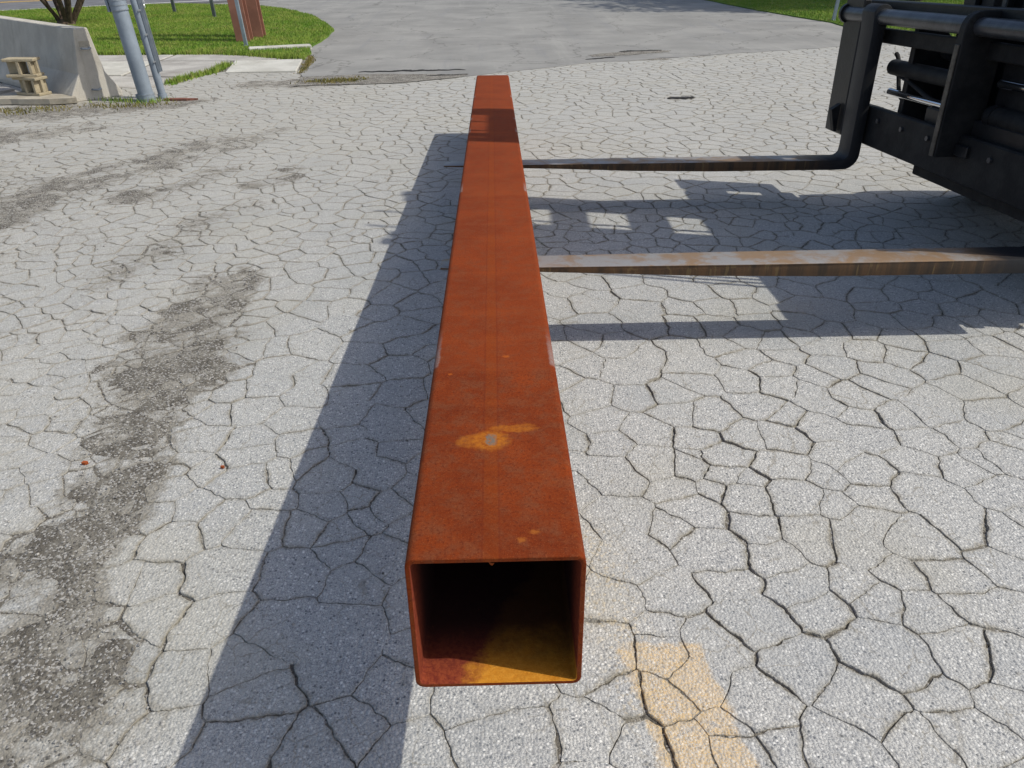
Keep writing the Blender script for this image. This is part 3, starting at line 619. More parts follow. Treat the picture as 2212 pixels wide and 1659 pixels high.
ISLAND = [(-9.6, 13.75), (-6.65, 13.45), (-5.42, 13.33), (-4.59, 13.24), (-3.99, 13.01), (-3.35, 12.6), (-3.09, 12.47), (-3.06, 13.09), (-3.22, 13.85), (-3.24, 14.56), (-3.23, 15.76), (-3.33, 16.82), (-3.67, 18.04),
          (-4.52, 20.49), (-5.65, 22.66), (-6.78, 23.99), (-7.9, 24.52), (-9.54, 25.2), (-10.59, 24.95), (-12.6, 23.85), (-20, 19.0), (-20, 14.6)]
def inpoly(x, y, P):
    r = np.zeros(np.shape(x), bool); n = len(P)
    for i in range(n):
        x0, y0 = P[i]; x1, y1 = P[(i + 1) % n]
        c = ((y0 > y) != (y1 > y)) & (x < (x1 - x0) * (y - y0) / (y1 - y0 + 1e-12) + x0); r ^= c
    return r
def blades(name, pts, m, h, w, label, z=0.0, lean=.5, parent=None):
    n = len(pts); a = RNG.random(n) * 6.283; hh = h * (.5 + RNG.random(n)); ww = w * (.6 + .8 * RNG.random(n)); l = lean * hh * RNG.random(n); b = RNG.random(n) * 6.283
    zz = z if np.ndim(z) else np.full(n, z)
    p0 = np.stack([pts[:, 0] - np.cos(a) * ww / 2, pts[:, 1] - np.sin(a) * ww / 2, zz], -1); p1 = np.stack([pts[:, 0] + np.cos(a) * ww / 2, pts[:, 1] + np.sin(a) * ww / 2, zz], -1)
    p2 = np.stack([pts[:, 0] + np.cos(b) * l, pts[:, 1] + np.sin(b) * l, zz + hh], -1)
    v = np.stack([p0, p1, p2], 1).reshape(-1, 3); f = np.arange(3 * n, dtype=np.int32)
    me = bpy.data.meshes.new(name); me.vertices.add(3 * n); me.vertices.foreach_set('co', v.ravel()); me.loops.add(3 * n); me.loops.foreach_set('vertex_index', f)
    me.polygons.add(n); me.polygons.foreach_set('loop_start', np.arange(0, 3 * n, 3, dtype=np.int32)); me.polygons.foreach_set('loop_total', np.full(n, 3, np.int32)); me.update()
    o = link(name, me, m, parent); return tag(o, label, 'grass' if 'grass' in name else 'weeds', kind='stuff') if label else o
isl = ragged(ISLAND, .3, .05, 1.5, 1)
sheet('lawn', isl, .035, M['turf'], thick=.12)
p = RNG.random((340000, 2)) * [17.2, 13.2] + [-20, 12.3]; p = p[inpoly(p[:, 0], p[:, 1], isl)]
p = p[(p[:, 0] > -15)]
blades('grass', p, M['grass'], .034, .012, 'mown green grass covering the rounded island by the road', .033)
RL = [(7.0, 13.9), (8.6, 12.4), (16, 13.5), (30, 16), (30, 30), (12, 31), (6.3, 24.7), (6.75, 20.5), (7.35, 17.2)]
rl = ragged(RL, .35, .06, 1.4, 8)
sheet('lawn_far_side', rl, .03, M['turf'], thick=.12)
p = RNG.random((170000, 2)) * [12, 14] + [6, 12.2]; p = p[inpoly(p[:, 0], p[:, 1], rl)]
blades('grass_far_side', p, M['grass'], .036, .015, 'mown yellow green grass beyond the driveway behind the forklift', .028)

# concrete walk: slabs with open joints
walk = tag(sheet('walkway', [(-9.5, 10.0), (-4.3, 9.6), (-2.75, 10.1), (-2.8, 12.4), (-3.1, 12.8), (-4.0, 13.15), (-4.6, 13.35), (-6.65, 13.6), (-9.5, 13.9)], -.006, M['dirt']), kind='structure')
def slab(poly, z, m, thick=.06):
    bm = bmesh.new(); vs = [bm.verts.new((x, y, z)) for x, y in poly]; f = bm.faces.new(vs)
    r = bmesh.ops.extrude_face_region(bm, geom=[f]); bmesh.ops.translate(bm, vec=(0, 0, -thick), verts=[q for q in r['geom'] if isinstance(q, bmesh.types.BMVert)])
    bmesh.ops.recalc_face_normals(bm, faces=bm.faces[:]); bmesh.ops.bevel(bm, geom=bm.edges[:], offset=.008, segments=1, affect='EDGES')
    return MB().frombm(bm).build('concrete_slab', m, walk)
slab([(-4.11, 12.30), (-3.06, 12.40), (-2.88, 11.12), (-3.90, 11.10)], .022, M['slab'])
slab([(-5.35, 12.42), (-4.20, 12.34), (-4.08, 11.42), (-4.30, 10.75), (-5.30, 10.95)], .012, M['walk'])
slab([(-5.35, 13.22), (-4.62, 13.15), (-4.05, 12.92), (-3.45, 12.55), (-4.14, 12.41), (-5.34, 12.50)], .013, M['walk'])
slab([(-7.2, 13.30), (-5.42, 13.24), (-5.42, 12.50), (-7.2, 12.60)], .010, M['walk'])
slab([(-7.2, 12.52), (-5.42, 12.43), (-5.36, 10.98), (-7.2, 11.3)], .015, M['slab'])
slab([(-6.9, 11.2), (-5.34, 10.9), (-4.34, 10.66), (-4.34, 10.05), (-4.7, 9.85), (-5.6, 10.2)], .010, M['walk'])
slab([(-9.4, 13.5), (-7.28, 13.32), (-7.28, 11.4), (-9.4, 11.9)], .011, M['walk'])
k = MB().box(-.53, .53, -.11, .11, -.04, .075, .015); k.xf = Matrix.Translation((-3.72, 13.72, 0)) @ Matrix.Rotation(.30, 4, 'Z')
tag(k.build('kerb_stone', M['slab']), 'pale concrete kerb stone half sunk in the lawn corner', 'kerb')
def strip_pts(P, n, w):
    out = []
    L = [math.hypot(b[0] - a[0], b[1] - a[1]) for a, b in zip(P[:-1], P[1:])]; tot = sum(L)
    for _ in range(n):
        t = random.random() * tot; i = 0
        while t > L[i]: t -= L[i]; i += 1
        a, b = P[i], P[i + 1]; t /= L[i]
        if noise.noise(Vector((a[0] * 3 + t * 4, a[1] * 3, i))) < -.25 and random.random() < .7: continue
        out.append((a[0] + (b[0] - a[0]) * t + random.gauss(0, w), a[1] + (b[1] - a[1]) * t + random.gauss(0, w)))
    return np.array(out)
blades('weeds', strip_pts([(-4.36, 10.1), (-4.30, 10.6), (-4.08, 11.25), (-4.12, 11.9)], 1500, .045), M['grass'], .065, .014, 'green weeds growing in the joint of the concrete walk')
blades('weeds', strip_pts([(-2.78, 11.0), (-2.92, 12.3), (-3.02, 12.9)], 700, .035), M['dry'], .022, .016, 'yellowed weeds along the right edge of the pale slab')
blades('weeds', strip_pts([(-3.05, 12.5), (-3.5, 12.62), (-4.1, 13.02), (-4.7, 13.22), (-6.6, 13.42)], 2600, .05), M['grass'], .075, .015, 'ragged grass overhanging the edge of the walk')
blades('weeds', strip_pts([(-2.5, 10.15), (-2.1, 10.2), (-1.85, 10.3)], 900, .10), M['dry'], .03, .02, 'brown dead weeds at the broken driveway corner')
blades('weeds', strip_pts([(-4.75, 8.95), (-4.45, 8.92), (-4.2, 8.78), (-3.95, 8.95)], 260, .07), M['grass'], .050, .012, 'green weeds round the foot of the grey pole')
blades('weeds', strip_pts([(-4.75, 8.65), (-4.3, 8.55), (-3.8, 8.8)], 350, .08), M['dry'], .03, .013, 'dry weeds in front of the barrier end')
blades('weeds', strip_pts([(-6.3, 8.35), (-5.4, 8.35), (-5.0, 8.5)], 500, .12), M['dry'], .03, .014, 'sparse dry weeds along the lot edge by the blocks')

# ------------------------------------------------------------------ the rusty square tube
L_T = 22.2983 * W
def rrect(h, r, n=5):
    out = []
    for cx, cy, a0 in ((h - r, h - r, 0), (-h + r, h - r, 90), (-h + r, -h + r, 180), (h - r, -h + r, 270)):
        for k in range(n + 1):
            a = math.radians(a0 + 90 * k / n); out.append((cx + r * math.cos(a), cy + r * math.sin(a)))
    return out
wall = .0092; po = rrect(W / 2, .0165); pi_ = rrect(W / 2 - wall, .0085); n = len(po)
ys = [0.] + list(np.linspace(.0012, L_T - .0012, 30)) + [L_T]
V = []; F = []; mi = []
for k, y in enumerate(ys):
    e = .0012 if k in (0, len(ys) - 1) else 0
    V += [(x * (1 - e / (W / 2)), y, z * (1 - e / (W / 2)) - W / 2) for x, z in po]
ob = len(V)
for k, y in enumerate(ys):
    e = .0012 if k in (0, len(ys) - 1) else 0
    V += [(x * (1 + e / (W / 2)), y, z * (1 + e / (W / 2)) - W / 2) for x, z in pi_]
for k in range(len(ys) - 1):
    for a in range(n):
        b = (a + 1) % n; F.append((k * n + a, (k + 1) * n + a, (k + 1) * n + b, k * n + b)); mi.append(0)
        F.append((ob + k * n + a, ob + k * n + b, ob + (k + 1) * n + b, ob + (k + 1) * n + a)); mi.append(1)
for k in (0, len(ys) - 1):
    for a in range(n):
        b = (a + 1) % n; q = (k * n + a, k * n + b, ob + k * n + b, ob + k * n + a); F.append(q if k == 0 else q[::-1]); mi.append(0)
me = bpy.data.meshes.new('steel_tube'); me.from_pydata(V, [], F); me.update()
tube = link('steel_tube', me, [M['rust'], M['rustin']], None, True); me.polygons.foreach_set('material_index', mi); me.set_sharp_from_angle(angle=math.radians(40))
tube.location = (0, 0, TOP); tube.rotation_euler = (-TILT, 0, 0)
tag(tube, 'long square tube of orange-brown rusty steel resting across the forks, open end towards us', 'steel tube')
me = bpy.data.meshes.new('weld_bead'); V = []; F = []
for k in range(60):
    y = .0008 + k * .115; j = .0008 * math.sin(k * 2.1)
    for dx, dz in ((-.0058, 0), (-.002, -.0062 + j), (.0006, -.0078 + j), (.0045, -.003)): V.append((-.0065 + dx, y, -wall + .0005 + dz))
for k in range(59):
    for a in range(3): i = k * 4 + a; F.append((i, i + 1, i + 5, i + 4))
F.append((0, 3, 2, 1)); me.from_pydata(V, [], F); me.update(); link('weld_bead', me, M['rust'], tube)

# ------------------------------------------------------------------ forklift: forks, carriage, mast, truck
XF = Matrix.Translation((0, 0, TOP)) @ Matrix.Rotation(-TILT, 4, 'X')      # the lift stands square to the tube it carries
fl = empty('forklift', (3.4, 3.35, 0), 'black forklift carriage and mast with two long forks carrying the rusty tube', 'forklift')
def B(): return MB(XF)
FT = -W - .0008
def fork(yc, tip, nm='fork', dx=0.):
    hw = .0925; prof = [(tip, FT - .004), (tip, FT - .014), (.45, FT - .030), (.95, FT - .052), (1.5, FT - .064), (2.36, FT - .066)]
    for k in range(1, 7):
        a = math.radians(-90 + 15 * k); prof.append((2.405 + .105 * math.cos(a), FT + .039 + .105 * math.sin(a)))
    prof += [(2.515, .50), (2.54, .62)]
    for k in range(9):
        a = math.radians(-10 + 22 * k); prof.append((2.486 + .062 * math.cos(a), .596 + .062 * math.sin(a)))
    prof += [(2.436, .50), (2.436, FT + .07)]
    for k in range(1, 5):
        a = math.radians(0 - 22.5 * k); prof.append((2.386 + .05 * math.cos(a), FT + .05 + .05 * math.sin(a)))
    prof += [(1.2, FT), (tip + .05, FT)]
    prof = [(x + (dx if x > 2.25 else 0), z) for x, z in prof]
    mb = B(); mb.prism(prof, 'y', yc - hw, yc + hw, .004)
    for i, (x, y, z) in enumerate(mb.v):                      # tip narrowed and rounded in plan
        if x < tip + .12:
            t = (tip + .12 - x) / .12; mb.v[i] = (x, yc + (y - yc) * (1 - .45 * max(0, t) ** 1.6), z)
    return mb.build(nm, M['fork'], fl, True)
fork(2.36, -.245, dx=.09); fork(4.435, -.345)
XF0 = XF; XF = XF0 @ Matrix.Translation((2.486, 4.435, 0)) @ Matrix.Rotation(math.radians(2.5), 4, 'Z') @ Matrix.Translation((-2.486, -4.435, 0))   # the carriage stands a little askew
o = B().cyl((2.486, 2.24, .585), (2.486, 4.86, .585), .046, n=28).build('fork_shaft', M['grey'], fl, True)
for y in (2.235, 4.83): B().cyl((2.486, y, .585), (2.486, y + .03, .585), .062, n=20).build('shaft_collar', M['black'], o, True)
B().box(2.555, 2.60, 2.27, 4.83, .425, .512, .006).build('upper_bar', M['charcoal'], fl)
B().box(2.57, 2.64, 2.27, 4.76, .60, .672, .006).build('top_bar', M['black'], fl)
o = B().box(2.525, 2.575, 2.27, 4.62, -.205, .045, .008).build('lower_plate', M['charcoal'], fl)
B().box(2.60, 2.64, 2.3, 3.83, -.285, -.207, .006).build('lower_lip', M['charcoal'], o)
B().box(2.58, 2.62, 2.3, 3.80, -.15, .12, .006).build('stiffener_bar', M['black'], o)
for y0, y1, yg in ((4.60, 4.86, 4.60),):
    o = B().box(2.47, 2.52, y0, y1, -.185, .68, .008).build('side_plate', M['black'], fl)
    B().prism([(2.46, .02), (2.46, -.17), (2.44, -.17), (2.40, -.02)], 'y', y0 + .05, y0 + .10, .003).build('gusset', M['charcoal'], o)
br = [(2.40, -.075), (2.40, .52)]
for k in range(6):
    a = math.radians(180 - 18 * k); br.append((2.486 + .086 * math.cos(a), .575 + .086 * math.sin(a)))
br += [(2.63, .66), (2.63, -.02), (2.60, -.075)]
o = B().prism(br, 'y', 3.315, 3.37, .006).build('support_bracket', M['charcoal'], fl)
B().box(2.391, 2.3985, 3.324, 3.361, -.07, .50, .002).build('lit_edge_strip', M['lit_edge'], o)  # lighter strip: scuffs plus the bracket's lit front edge, put into the colour
B().box(2.50, 2.545, 3.20, 3.312, -.06, .0, .006).build('bracket_foot', M['black'], o)
for y in (2.42, 2.72, 3.02, 3.62, 3.92, 4.22):
    B().cyl((2.513, y, -.03), (2.5245, y, -.03), .016, n=6).build('bolt', M['grey'], fl)
def cylinder(y0, y1, yr, z, r, zname):
    o = B().cyl((2.63, y0, z), (2.63, y1, z), r, n=24).build('shift_cylinder', M['charcoal'], fl, True)
    return o
o = cylinder(3.40, 4.36, 0, .285, .048, ''); B().cyl((2.63, 3.62, .285), (2.63, 3.65, .285), .053, n=24).build('gland_ring', M['black'], o, True)
o = cylinder(2.28, 3.26, 0, .150, .055, ''); B().cyl((2.63, 3.20, .150), (2.63, 3.24, .150), .061, n=24).build('gland_ring', M['black'], o, True)
B().cyl((2.62, 3.38, .138), (2.62, 4.33, .138), .022, n=20).build('piston_rod', M['chrome'], fl, True)
B().cyl((2.62, 2.3, .315), (2.62, 3.24, .315), .022, n=20).build('piston_rod', M['chrome'], fl, True)
hs = [(2.62, 4.30 - .9 * t, .25 - .085 * math.sin(math.pi * t) + .02 * math.sin(7 * t)) for t in np.linspace(0, 1, 18)]
B().tube(hs, .012).build('hydraulic_hose', M['rubber'], fl, True)
hs = [(2.66, 4.42 - .25 * t, .36 - .36 * t + .03 * math.sin(9 * t)) for t in np.linspace(0, 1, 14)]
B().tube(hs, .014).build('hydraulic_hose', M['rubber'], fl, True)
for y0 in (4.12, 2.50):                                       # roller brackets joining the carriage to the mast
    o = B().prism([(2.61, -.19), (2.61, .55), (2.70, .60), (2.92, .40), (2.92, -.10), (2.74, -.19)], 'y', y0, y0 + .05, .005).build('roller_bracket', M['black'], fl)
    for z in (-.05, .40): B().cyl((2.83, y0 - .06, z), (2.83, y0 + .11, z), .055, n=20).build('mast_roller', M['grey'], o, True)
XF = XF0
def rail(y0, dirn, x0, name, z1, m):
    c = .12; t = .03
    mb = B(); y1 = y0 + dirn * c
    pts = [(x0, y0), (x0, y1), (x0 + t, y1), (x0 + t, y0 + dirn * t), (x0 + .20 - t, y0 + dirn * t), (x0 + .20 - t, y1), (x0 + .20, y1), (x0 + .20, y0)]
    return mb.prism(pts, 'z', -.20, z1, .003).build(name, m, fl)
rail(4.02, -1, 2.80, 'outer_mast_rail', 3.74, M['black']); rail(2.84, 1, 2.80, 'outer_mast_rail', 3.74, M['black'])
rail(3.885, -1, 2.83, 'inner_mast_rail', 3.74, M['black']); rail(2.975, 1, 2.83, 'inner_mast_rail', 3.74, M['black'])
for z, h in ((.95, .22), (1.55, .26), (2.22, .24), (2.86, .76)):
    B().box(2.87, 2.95, 3.01, 3.85, z, z + h, .006).build('mast_crossbar', M['black'], fl)
B().cyl((2.965, 3.22, -.2), (2.965, 3.22, 3.6), .065, n=24).build('lift_cylinder', M['charcoal'], fl, True)
B().box(3.035, 3.05, 3.05, 3.38, .2, 3.3, .004).build('hose_guard', M['black'], fl)
for y in (3.52, 3.20):
    o = None
    for k in range(46):
        z = -.05 + k * .085
        mb = B(); w2 = .012 if k % 2 else .017
        mb.box(2.74, 2.752, y - w2, y + w2, z, z + .082, .002); q = mb.build('chain_link', M['grey'], fl)
for k in range(4): B().tube([(2.74 + .004 * k, 2.62 + .05 * k, .05), (2.75, 2.63 + .05 * k, .4), (2.76, 2.62 + .05 * k, 1.4), (2.80, 2.66 + .05 * k, 3.0)], .012).build('mast_hose', M['rubber'], fl, True)
B().box(2.70, 2.72, 2.30, 3.30, -.16, .58, .004).build('shadow_fill_panel', M['black'], fl)  # panel added to close lit gaps in the carriage shadow
MB().box(3.005, 3.025, 2.26, 4.46, .55, .95, .004).build('sky_block_panel', M['black'], fl)  # plate added to block skylight and darken the ground below the carriage
# the truck behind the mast (only its shade falls in the picture)
def wheel(x, y, r, w, m=fl):
    o = MB(); N = 40; prof = [(.55, -.5), (.86, -.5), (.97, -.40), (1, -.28), (1, .28), (.97, .40), (.86, .5), (.55, .5)]
    V = [(x + r * a * math.cos(6.2832 * k / N), y + w * b, r + r * a * math.sin(6.2832 * k / N)) for a, b in prof for k in range(N)]; F = []
    for p_ in range(len(prof) - 1):
        for k in range(N): F.append((p_ * N + k, p_ * N + (k + 1) % N, (p_ + 1) * N + (k + 1) % N, (p_ + 1) * N + k))
    wh = o.add(V, F).build('wheel', M['rubber'], fl, True)
    q = MB().cyl((x, y - w * .42, r), (x, y + w * .42, r), r * .56, n=32).cyl((x, y - w * .5, r), (x, y + w * .5, r), r * .22, n=20).build('rim', M['grey'], wh, True)
for y in (2.28, 4.42): wheel(3.55, y, .42, .30)
for y0, y1 in ((2.26, 2.71), (3.99, 4.46)): MB().prism([(3.03, .60), (3.03, .98), (3.2, 1.06), (3.95, 1.06), (4.15, .9), (4.15, .5), (4.06, .5), (3.98, .74), (3.8, .9), (3.3, .9), (3.12, .74), (3.06, .6)], 'y', y0, y1, .01).build('fender', M['charcoal'], fl)
for y in (2.55, 4.15): wheel(5.35, y, .33, .24)
MB().prism([(3.06, .36), (3.06, .75), (3.3, .92), (3.9, .95), (4.1, 1.12), (5.1, 1.18), (5.85, 1.05), (6.0, .8), (5.95, .4), (5.7, .3), (5.0, .3), (4.9, .3)], 'y', 2.72, 3.98, .03).build('chassis', M['charcoal'], fl)
MB().prism([(4.95, .36), (4.95, 1.24), (5.7, 1.16), (6.12, .95), (6.15, .45), (5.9, .36)], 'y', 2.45, 2.715, .05).build('counterweight', M['charcoal'], fl)
MB().prism([(4.95, .36), (4.95, 1.24), (5.7, 1.16), (6.12, .95), (6.15, .45), (5.9, .36)], 'y', 3.985, 4.25, .05).build('counterweight', M['charcoal'], fl)
for y in (2.80, 3.90):
    MB().tube([(3.45, y, .9), (3.5, y, 1.6), (3.75, y, 2.72)], .045).build('cab_post', M['black'], fl, True)
    MB().tube([(5.15, y, 1.1), (5.1, y, 1.7), (5.05, y, 2.72)], .045).build('cab_post', M['black'], fl, True)
    MB().prism([(3.52, .97), (3.78, 2.70), (5.0, 2.70), (5.08, 1.22), (4.1, 1.16), (3.9, .98)], 'y', y - .006, y + .006, .002).build('cab_side', M['black'], fl)
MB().box(3.62, 5.15, 2.74, 3.96, 2.722, 2.80, .03).build('cab_roof', M['charcoal'], fl)
MB().prism([(3.46, .96), (3.74, 2.70), (3.755, 2.70), (3.475, .96)], 'y', 2.85, 3.85, .002).build('cab_front', M['black'], fl)
o = MB().box(4.25, 4.8, 3.08, 3.62, 1.16, 1.30, .04).build('seat', M['rubber'], fl); MB().box(4.72, 4.86, 3.08, 3.62, 1.28, 1.75, .04).build('backrest', M['rubber'], o)

# ------------------------------------------------------------------ barrier, blocks, slabs
bar = empty('concrete_barrier', (-4.86, 9.10, 0), 'grey concrete road barrier standing left of the blue-grey pole', 'barrier')
ang = math.radians(137); BX = Matrix.Translation((-4.86, 9.10, 0)) @ Matrix.Rotation(ang, 4, 'Z')
pr = [(-.305, 0), (-.305, .07), (-.16, .30), (-.085, .79), (-.075, .80), (.075, .80), (.085, .79), (.16, .30), (.305, .07), (.305, 0)]
prof = [(a, b) for a, b in pr]
mb = MB(BX); mb.prism(prof, 'x', 0, 5.8, .012)
body = mb.build('body', M['barrier'], bar)
for z in (.58, .12):
    mb = MB(BX); pts = [(0.01, -.05, z), (-.035, -.045, z), (-.055, 0, z - .005), (-.035, .045, z), (.01, .05, z)]
    mb.tube(pts, .011).build('steel_loop', M['galv2'], bar, True)
mb = MB(BX); mb.box(-.004, .003, -.06, .06, .60, .66, .001).build('loop_pocket', M['stone'], bar)
def cmu(loc, rx, rz, label):
    e = empty('cinder_block', loc, label, 'cinder block', 'cinder blocks stacked at the barrier')
    X2 = Matrix.Translation(loc) @ Matrix.Rotation(rz, 4, 'Z') @ Matrix.Rotation(rx, 4, 'X')
    l, h, d, s = .182, .103, .095, .032        # half length, half height (shell to shell), half depth (core axis = y)
    MB(X2).box(-l, l, -d, d, h - s, h, .005).build('face_shell', M['block'], e); MB(X2).box(-l, l, -d, d, -h, -h + s, .005).build('face_shell', M['block'], e)
    for x0, x1 in ((-.030, .006), (.104, .140)): MB(X2).box(x0, x1, -d + .001, d - .001, -h + s + .0005, h - s - .0005, .004).build('web', M['block'], e)
    MB(X2).box(-l + .012, -.032, -.015, .02, -h + s + .0005, h - s - .0005, .003).build('end_panel', M['block'], e)
    MB(X2).box(.142, l - .004, -.02, .02, -h + s + .0005, h - s - .0005, .003).build('end_panel', M['block'], e)
    return e
cmu((-5.60, 9.06, .176), 0, -.34, 'tan cinder block on the bottom of the pair beside the concrete barrier')
cmu((-5.64, 9.06, .3835), 0, .05, 'tan cinder block on top of the other, leaning by the barrier')
st = ragged([(-6.05, 8.78), (-5.25, 8.72), (-4.98, 8.80), (-5.1, 9.0), (-5.45, 9.22), (-6.0, 9.30)], .09, .025, 5, 3)
tag(sheet('stone_slab', st, .072, M['stone'], thick=.062), 'flat stained stone slab under the two cinder blocks', 'stone slab', kind='thing')
st = ragged([(-7.6, 9.25), (-6.2, 9.02), (-5.98, 9.32), (-6.5, 9.75), (-7.6, 10.2)], .12, .03, 4, 6)
tag(sheet('stone_slab', st, .10, M['walk'], thick=.11), 'pale broken concrete slab left of the cinder blocks at the picture edge', 'stone slab', kind='thing')
st = ragged([(-4.0, 8.93), (-3.72, 8.9), (-3.6, 8.96), (-3.8, 9.02), (-4.0, 9.0)], .05, .012, 9, 2)
tag(sheet('brick_shard', st, .018, M['shard'], thick=.018), 'thin reddish shard lying right of the grey pole foot', 'brick shard', kind='thing')

# ------------------------------------------------------------------ poles, posts, shrub
pole = empty('steel_pole', (-4.20, 8.94, 0), 'thick blue-grey painted steel pole with banded collars beside the barrier', 'pole')
PX = Matrix.Translation((-4.20, 8.94, 0)) @ Matrix.Rotation(-.075, 4, 'Y')
MB(PX).cyl((0, 0, -.05), (0, 0, 3.4), .088, n=36).build('shaft', M['galv'], pole, True)
o = MB(PX).cyl((0, 0, .0), (0, 0, .085), .0955, n=36).build('base_collar', M['galv'], pole, True)
for z in (.03, .075): MB(PX).cyl((0, 0, z - .006), (0, 0, z + .006), .0985, n=36).build('collar_band', M['galv2'], o, True)
MB(PX).box(-.112, -.086, -.04, .04, -.01, .09, .004).build('collar_clamp', M['galv'], o)
o = MB(PX).cyl((0, 0, .99), (0, 0, 1.22), .0945, n=36).build('upper_sleeve', M['galv'], pole, True)
for z in (1.0, 1.05, 1.10): MB(PX).cyl((0, 0, z - .006), (0, 0, z + .006), .098, n=36).build('sleeve_band', M['galv2'], o, True)
MB(PX).box(-.12, -.093, -.05, .05, .99, 1.2, .004).build('sleeve_clamp', M['galv'], o)
post = empty('gate_post', (-4.08, 9.12, 0), 'thinner blue-grey post with bright bolts right behind the thick pole', 'post')
PX = Matrix.Translation((-4.08, 9.12, 0)) @ Matrix.Rotation(-.075, 4, 'Y')
MB(PX).cyl((0, 0, -.05), (0, 0, 3.1), .046, n=24).build('shaft', M['galv'], post, True)
MB(PX).cyl((0, 0, 0), (0, 0, .05), .055, n=24).build('base_collar', M['galv'], post, True)
o = MB(PX).prism([(.044, -.03), (.082, -.03), (.082, -.024), (.055, -.022), (.055, .022), (.082, .024), (.082, .03), (.044, .03)], 'z', .30, 3.0, .002).build('channel', M['galv2'], post)
for z in (.42, .72, .98): MB(PX).cyl((.04, -.052, z), (.04, -.030, z), .013, n=6).build('bolt', M['bolt'], post)
for k in range(9):
    z = 1.02 + .032 * k; mb = MB(PX); c = Vector((.115 + .002 * k, -.03, z)); pts = []
    for a in range(9):
        t = 6.2832 * a / 8; d = Vector((.009 * math.cos(t), 0, .017 * math.sin(t))) if k % 2 else Vector((0, .009 * math.cos(t), .017 * math.sin(t))); pts.append(c + d)
    mb.tube(pts, .003, 5).build('chain_link', M['bolt'], post, True)
def ibeam(loc, label, lean):
    e = empty('sign_post', loc, label, 'sign post', 'brown posts of the roadside sign'); PX = Matrix.Translation(loc) @ Matrix.Rotation(.08, 4, 'Z') @ Matrix.Rotation(-lean, 4, 'Y')
    MB(PX).box(-.13, .13, -.16, -.135, -.03, 3.6, .004).build('front_flange', M['brown'], e); MB(PX).box(-.13, .13, .135, .16, -.03, 3.6, .004).build('rear_flange', M['brown'], e)
    MB(PX).box(-.012, .012, -.1345, .1345, -.03, 3.6, .002).build('web', M['brown'], e); return e
ibeam((-4.67, 14.95, 0), 'red-brown steel beam post with the thin pole in front, nearer of the two', .055)
ibeam((-4.60, 15.62, 0), 'red-brown steel beam post, the farther one on the right of the pair', .055)
def thin(loc, h, r, m, lean, label, group='thin posts on the lawns'):
    e = empty('thin_post', loc, label, 'post', group); PX = Matrix.Translation(loc) @ Matrix.Rotation(-lean, 4, 'Y')
    MB(PX).prism([(-r, -r), (r, -r), (r, r), (r * .3, r), (r * .3, -r * .2), (-r * .3, -r * .2), (-r * .3, r), (-r, r)], 'z', -.03, h, 0).build('channel', m, e)
    MB(PX).box(-r * 1.6, r * 1.6, -r * 1.6, r * 1.6, .0, .045, .004).build('ground_sleeve', m, e)
thin((-4.43, 14.15, 0), 3.2, .028, M['galv'], .055, 'thin blue-grey pole just in front of the brown beam posts')
thin((-6.9, 20.3, 0), 2.6, .036, M['darkpost'], .03, 'dark thin post on the lawn nearest left of the brown beams')
thin((-8.45, 21.9, 0), 2.6, .036, M['darkpost'], .03, 'dark thin post on the lawn, middle one of the three by the road')
thin((-10.2, 22.4, 0), 2.4, .032, M['galv2'], .03, 'pale thin post by the road, seen between shrub and thick pole')
thin((7.5, 17.5, 0), 2.4, .030, M['galv'], -.06, 'thin blue-green post on the right lawn beside the forklift carriage')

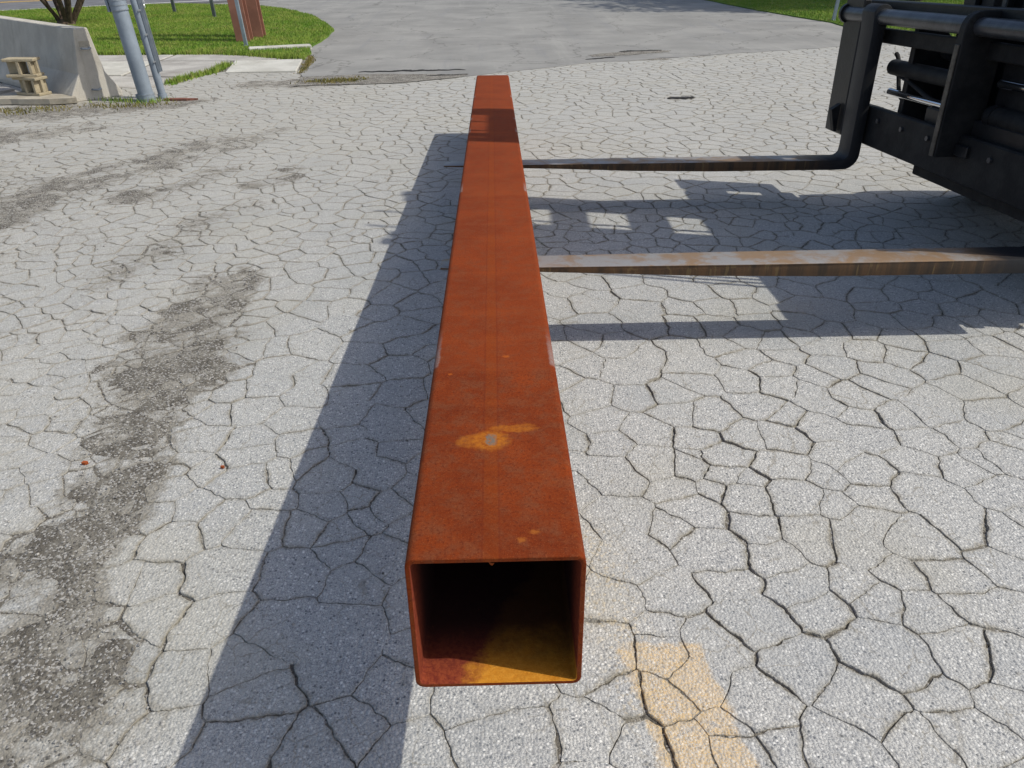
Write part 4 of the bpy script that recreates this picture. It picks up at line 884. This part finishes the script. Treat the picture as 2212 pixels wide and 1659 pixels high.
def shrub(loc, label, stems, H, leaves, lo, rad, spread=.55, sr=.055, name='shrub'):
    e = empty(name, loc, label, 'shrub' if name == 'shrub' else 'tree'); rnd = random.Random(len(label)); tips = []
    MB(Matrix.Translation(loc)).cyl((0, 0, -.05), (0, 0, .14), .24 if stems > 3 else .2, .15 if stems > 3 else .16, n=14).build('root_crown', M['bark'], e, True)
    for k in range(stems):
        a = 6.2832 * (k + .3 * rnd.random()) / stems; pts = []; rs = []
        for i in range(9):
            t = i / 8; zz = H * t; d = .10 + spread * (min(zz, 1.2) * .75 + .16 * max(0, zz - 1.2)) * (1 + .35 * math.sin(k * 2.3)); q = Vector((math.cos(a) * d + .04 * math.sin(5 * t + k), math.sin(a) * d * .9 + .04 * math.cos(4 * t + k), .05 + H * t))
            pts.append(q + Vector(loc)); rs.append(sr * (1 - .75 * t) * (.8 + .4 * rnd.random() * 0 + .25 * math.sin(k)))
        MB().tube(pts, rs, 8).build('stem', M['bark'], e, True); tips += [pts[5], pts[7], pts[8]]
        for b in range(3):
            s = pts[3 + b]; dv = Vector((math.cos(a + rnd.uniform(-1, 1)) * .5, math.sin(a + rnd.uniform(-1, 1)) * .5, .45)); en = s + dv
            MB().tube([s, s + dv * .5 + Vector((0, 0, -.03)), en], [sr * .35, sr * .25, sr * .1], 5).build('twig', M['bark'], e, True); tips.append(en)
    V = []; F = []
    for k in range(leaves):
        c = rnd.choice(tips); d = Vector((rnd.gauss(0, 1), rnd.gauss(0, 1), rnd.gauss(0, .8))); q = c + d.normalized() * rad * rnd.random() ** .45
        if q.z < lo: q.z = lo + rnd.random() * .5
        n1 = Vector((rnd.gauss(0, 1), rnd.gauss(0, 1), rnd.gauss(.4, 1))).normalized(); u = n1.orthogonal().normalized(); w = n1.cross(u); l = .055 * rnd.uniform(.7, 1.4) * (1 if stems > 3 else 2.8); b = len(V)
        V += [q - u * l, q + w * l * .45, q + u * l, q - w * l * .45]; F.append((b, b + 1, b + 2, b + 3))
    pyd('crown', V, F, M['leaf'], e); return e
shrub((-9.75, 18.6, .03), 'multi-stemmed brown shrub growing on the lawn behind the barrier', 9, 3.0, 5200, .72, .55, .80, .062)
shrub((11.8, 22.7, .03), 'spreading tree on the right lawn hidden behind the forklift mast', 3, 8.0, 16000, 4.6, 2.4, 1.3, .16, 'tree')

# ------------------------------------------------------------------ small loose things
def chip(x, y, s, label):
    P = ragged([(x - s, y - s * .4), (x + s * .2, y - s * .6), (x + s, y - s * .1), (x + s * .5, y + s * .5), (x - s * .6, y + s * .45)], s * .5, s * .2, 40, x)
    o = sheet('rust_chip', P, .012, M['chip'], thick=.009); tag(o, label, 'rust chip', 'orange chips on the lot', kind='thing')
q = gnd(343 / 1.0 * .54, 1003); chip(q[0], q[1], .013, 'larger orange chip in the dirt band at the left')
q = gnd(482, 1012); chip(q[0], q[1], .008, 'tiny orange chip on clean asphalt left of the tube shadow')
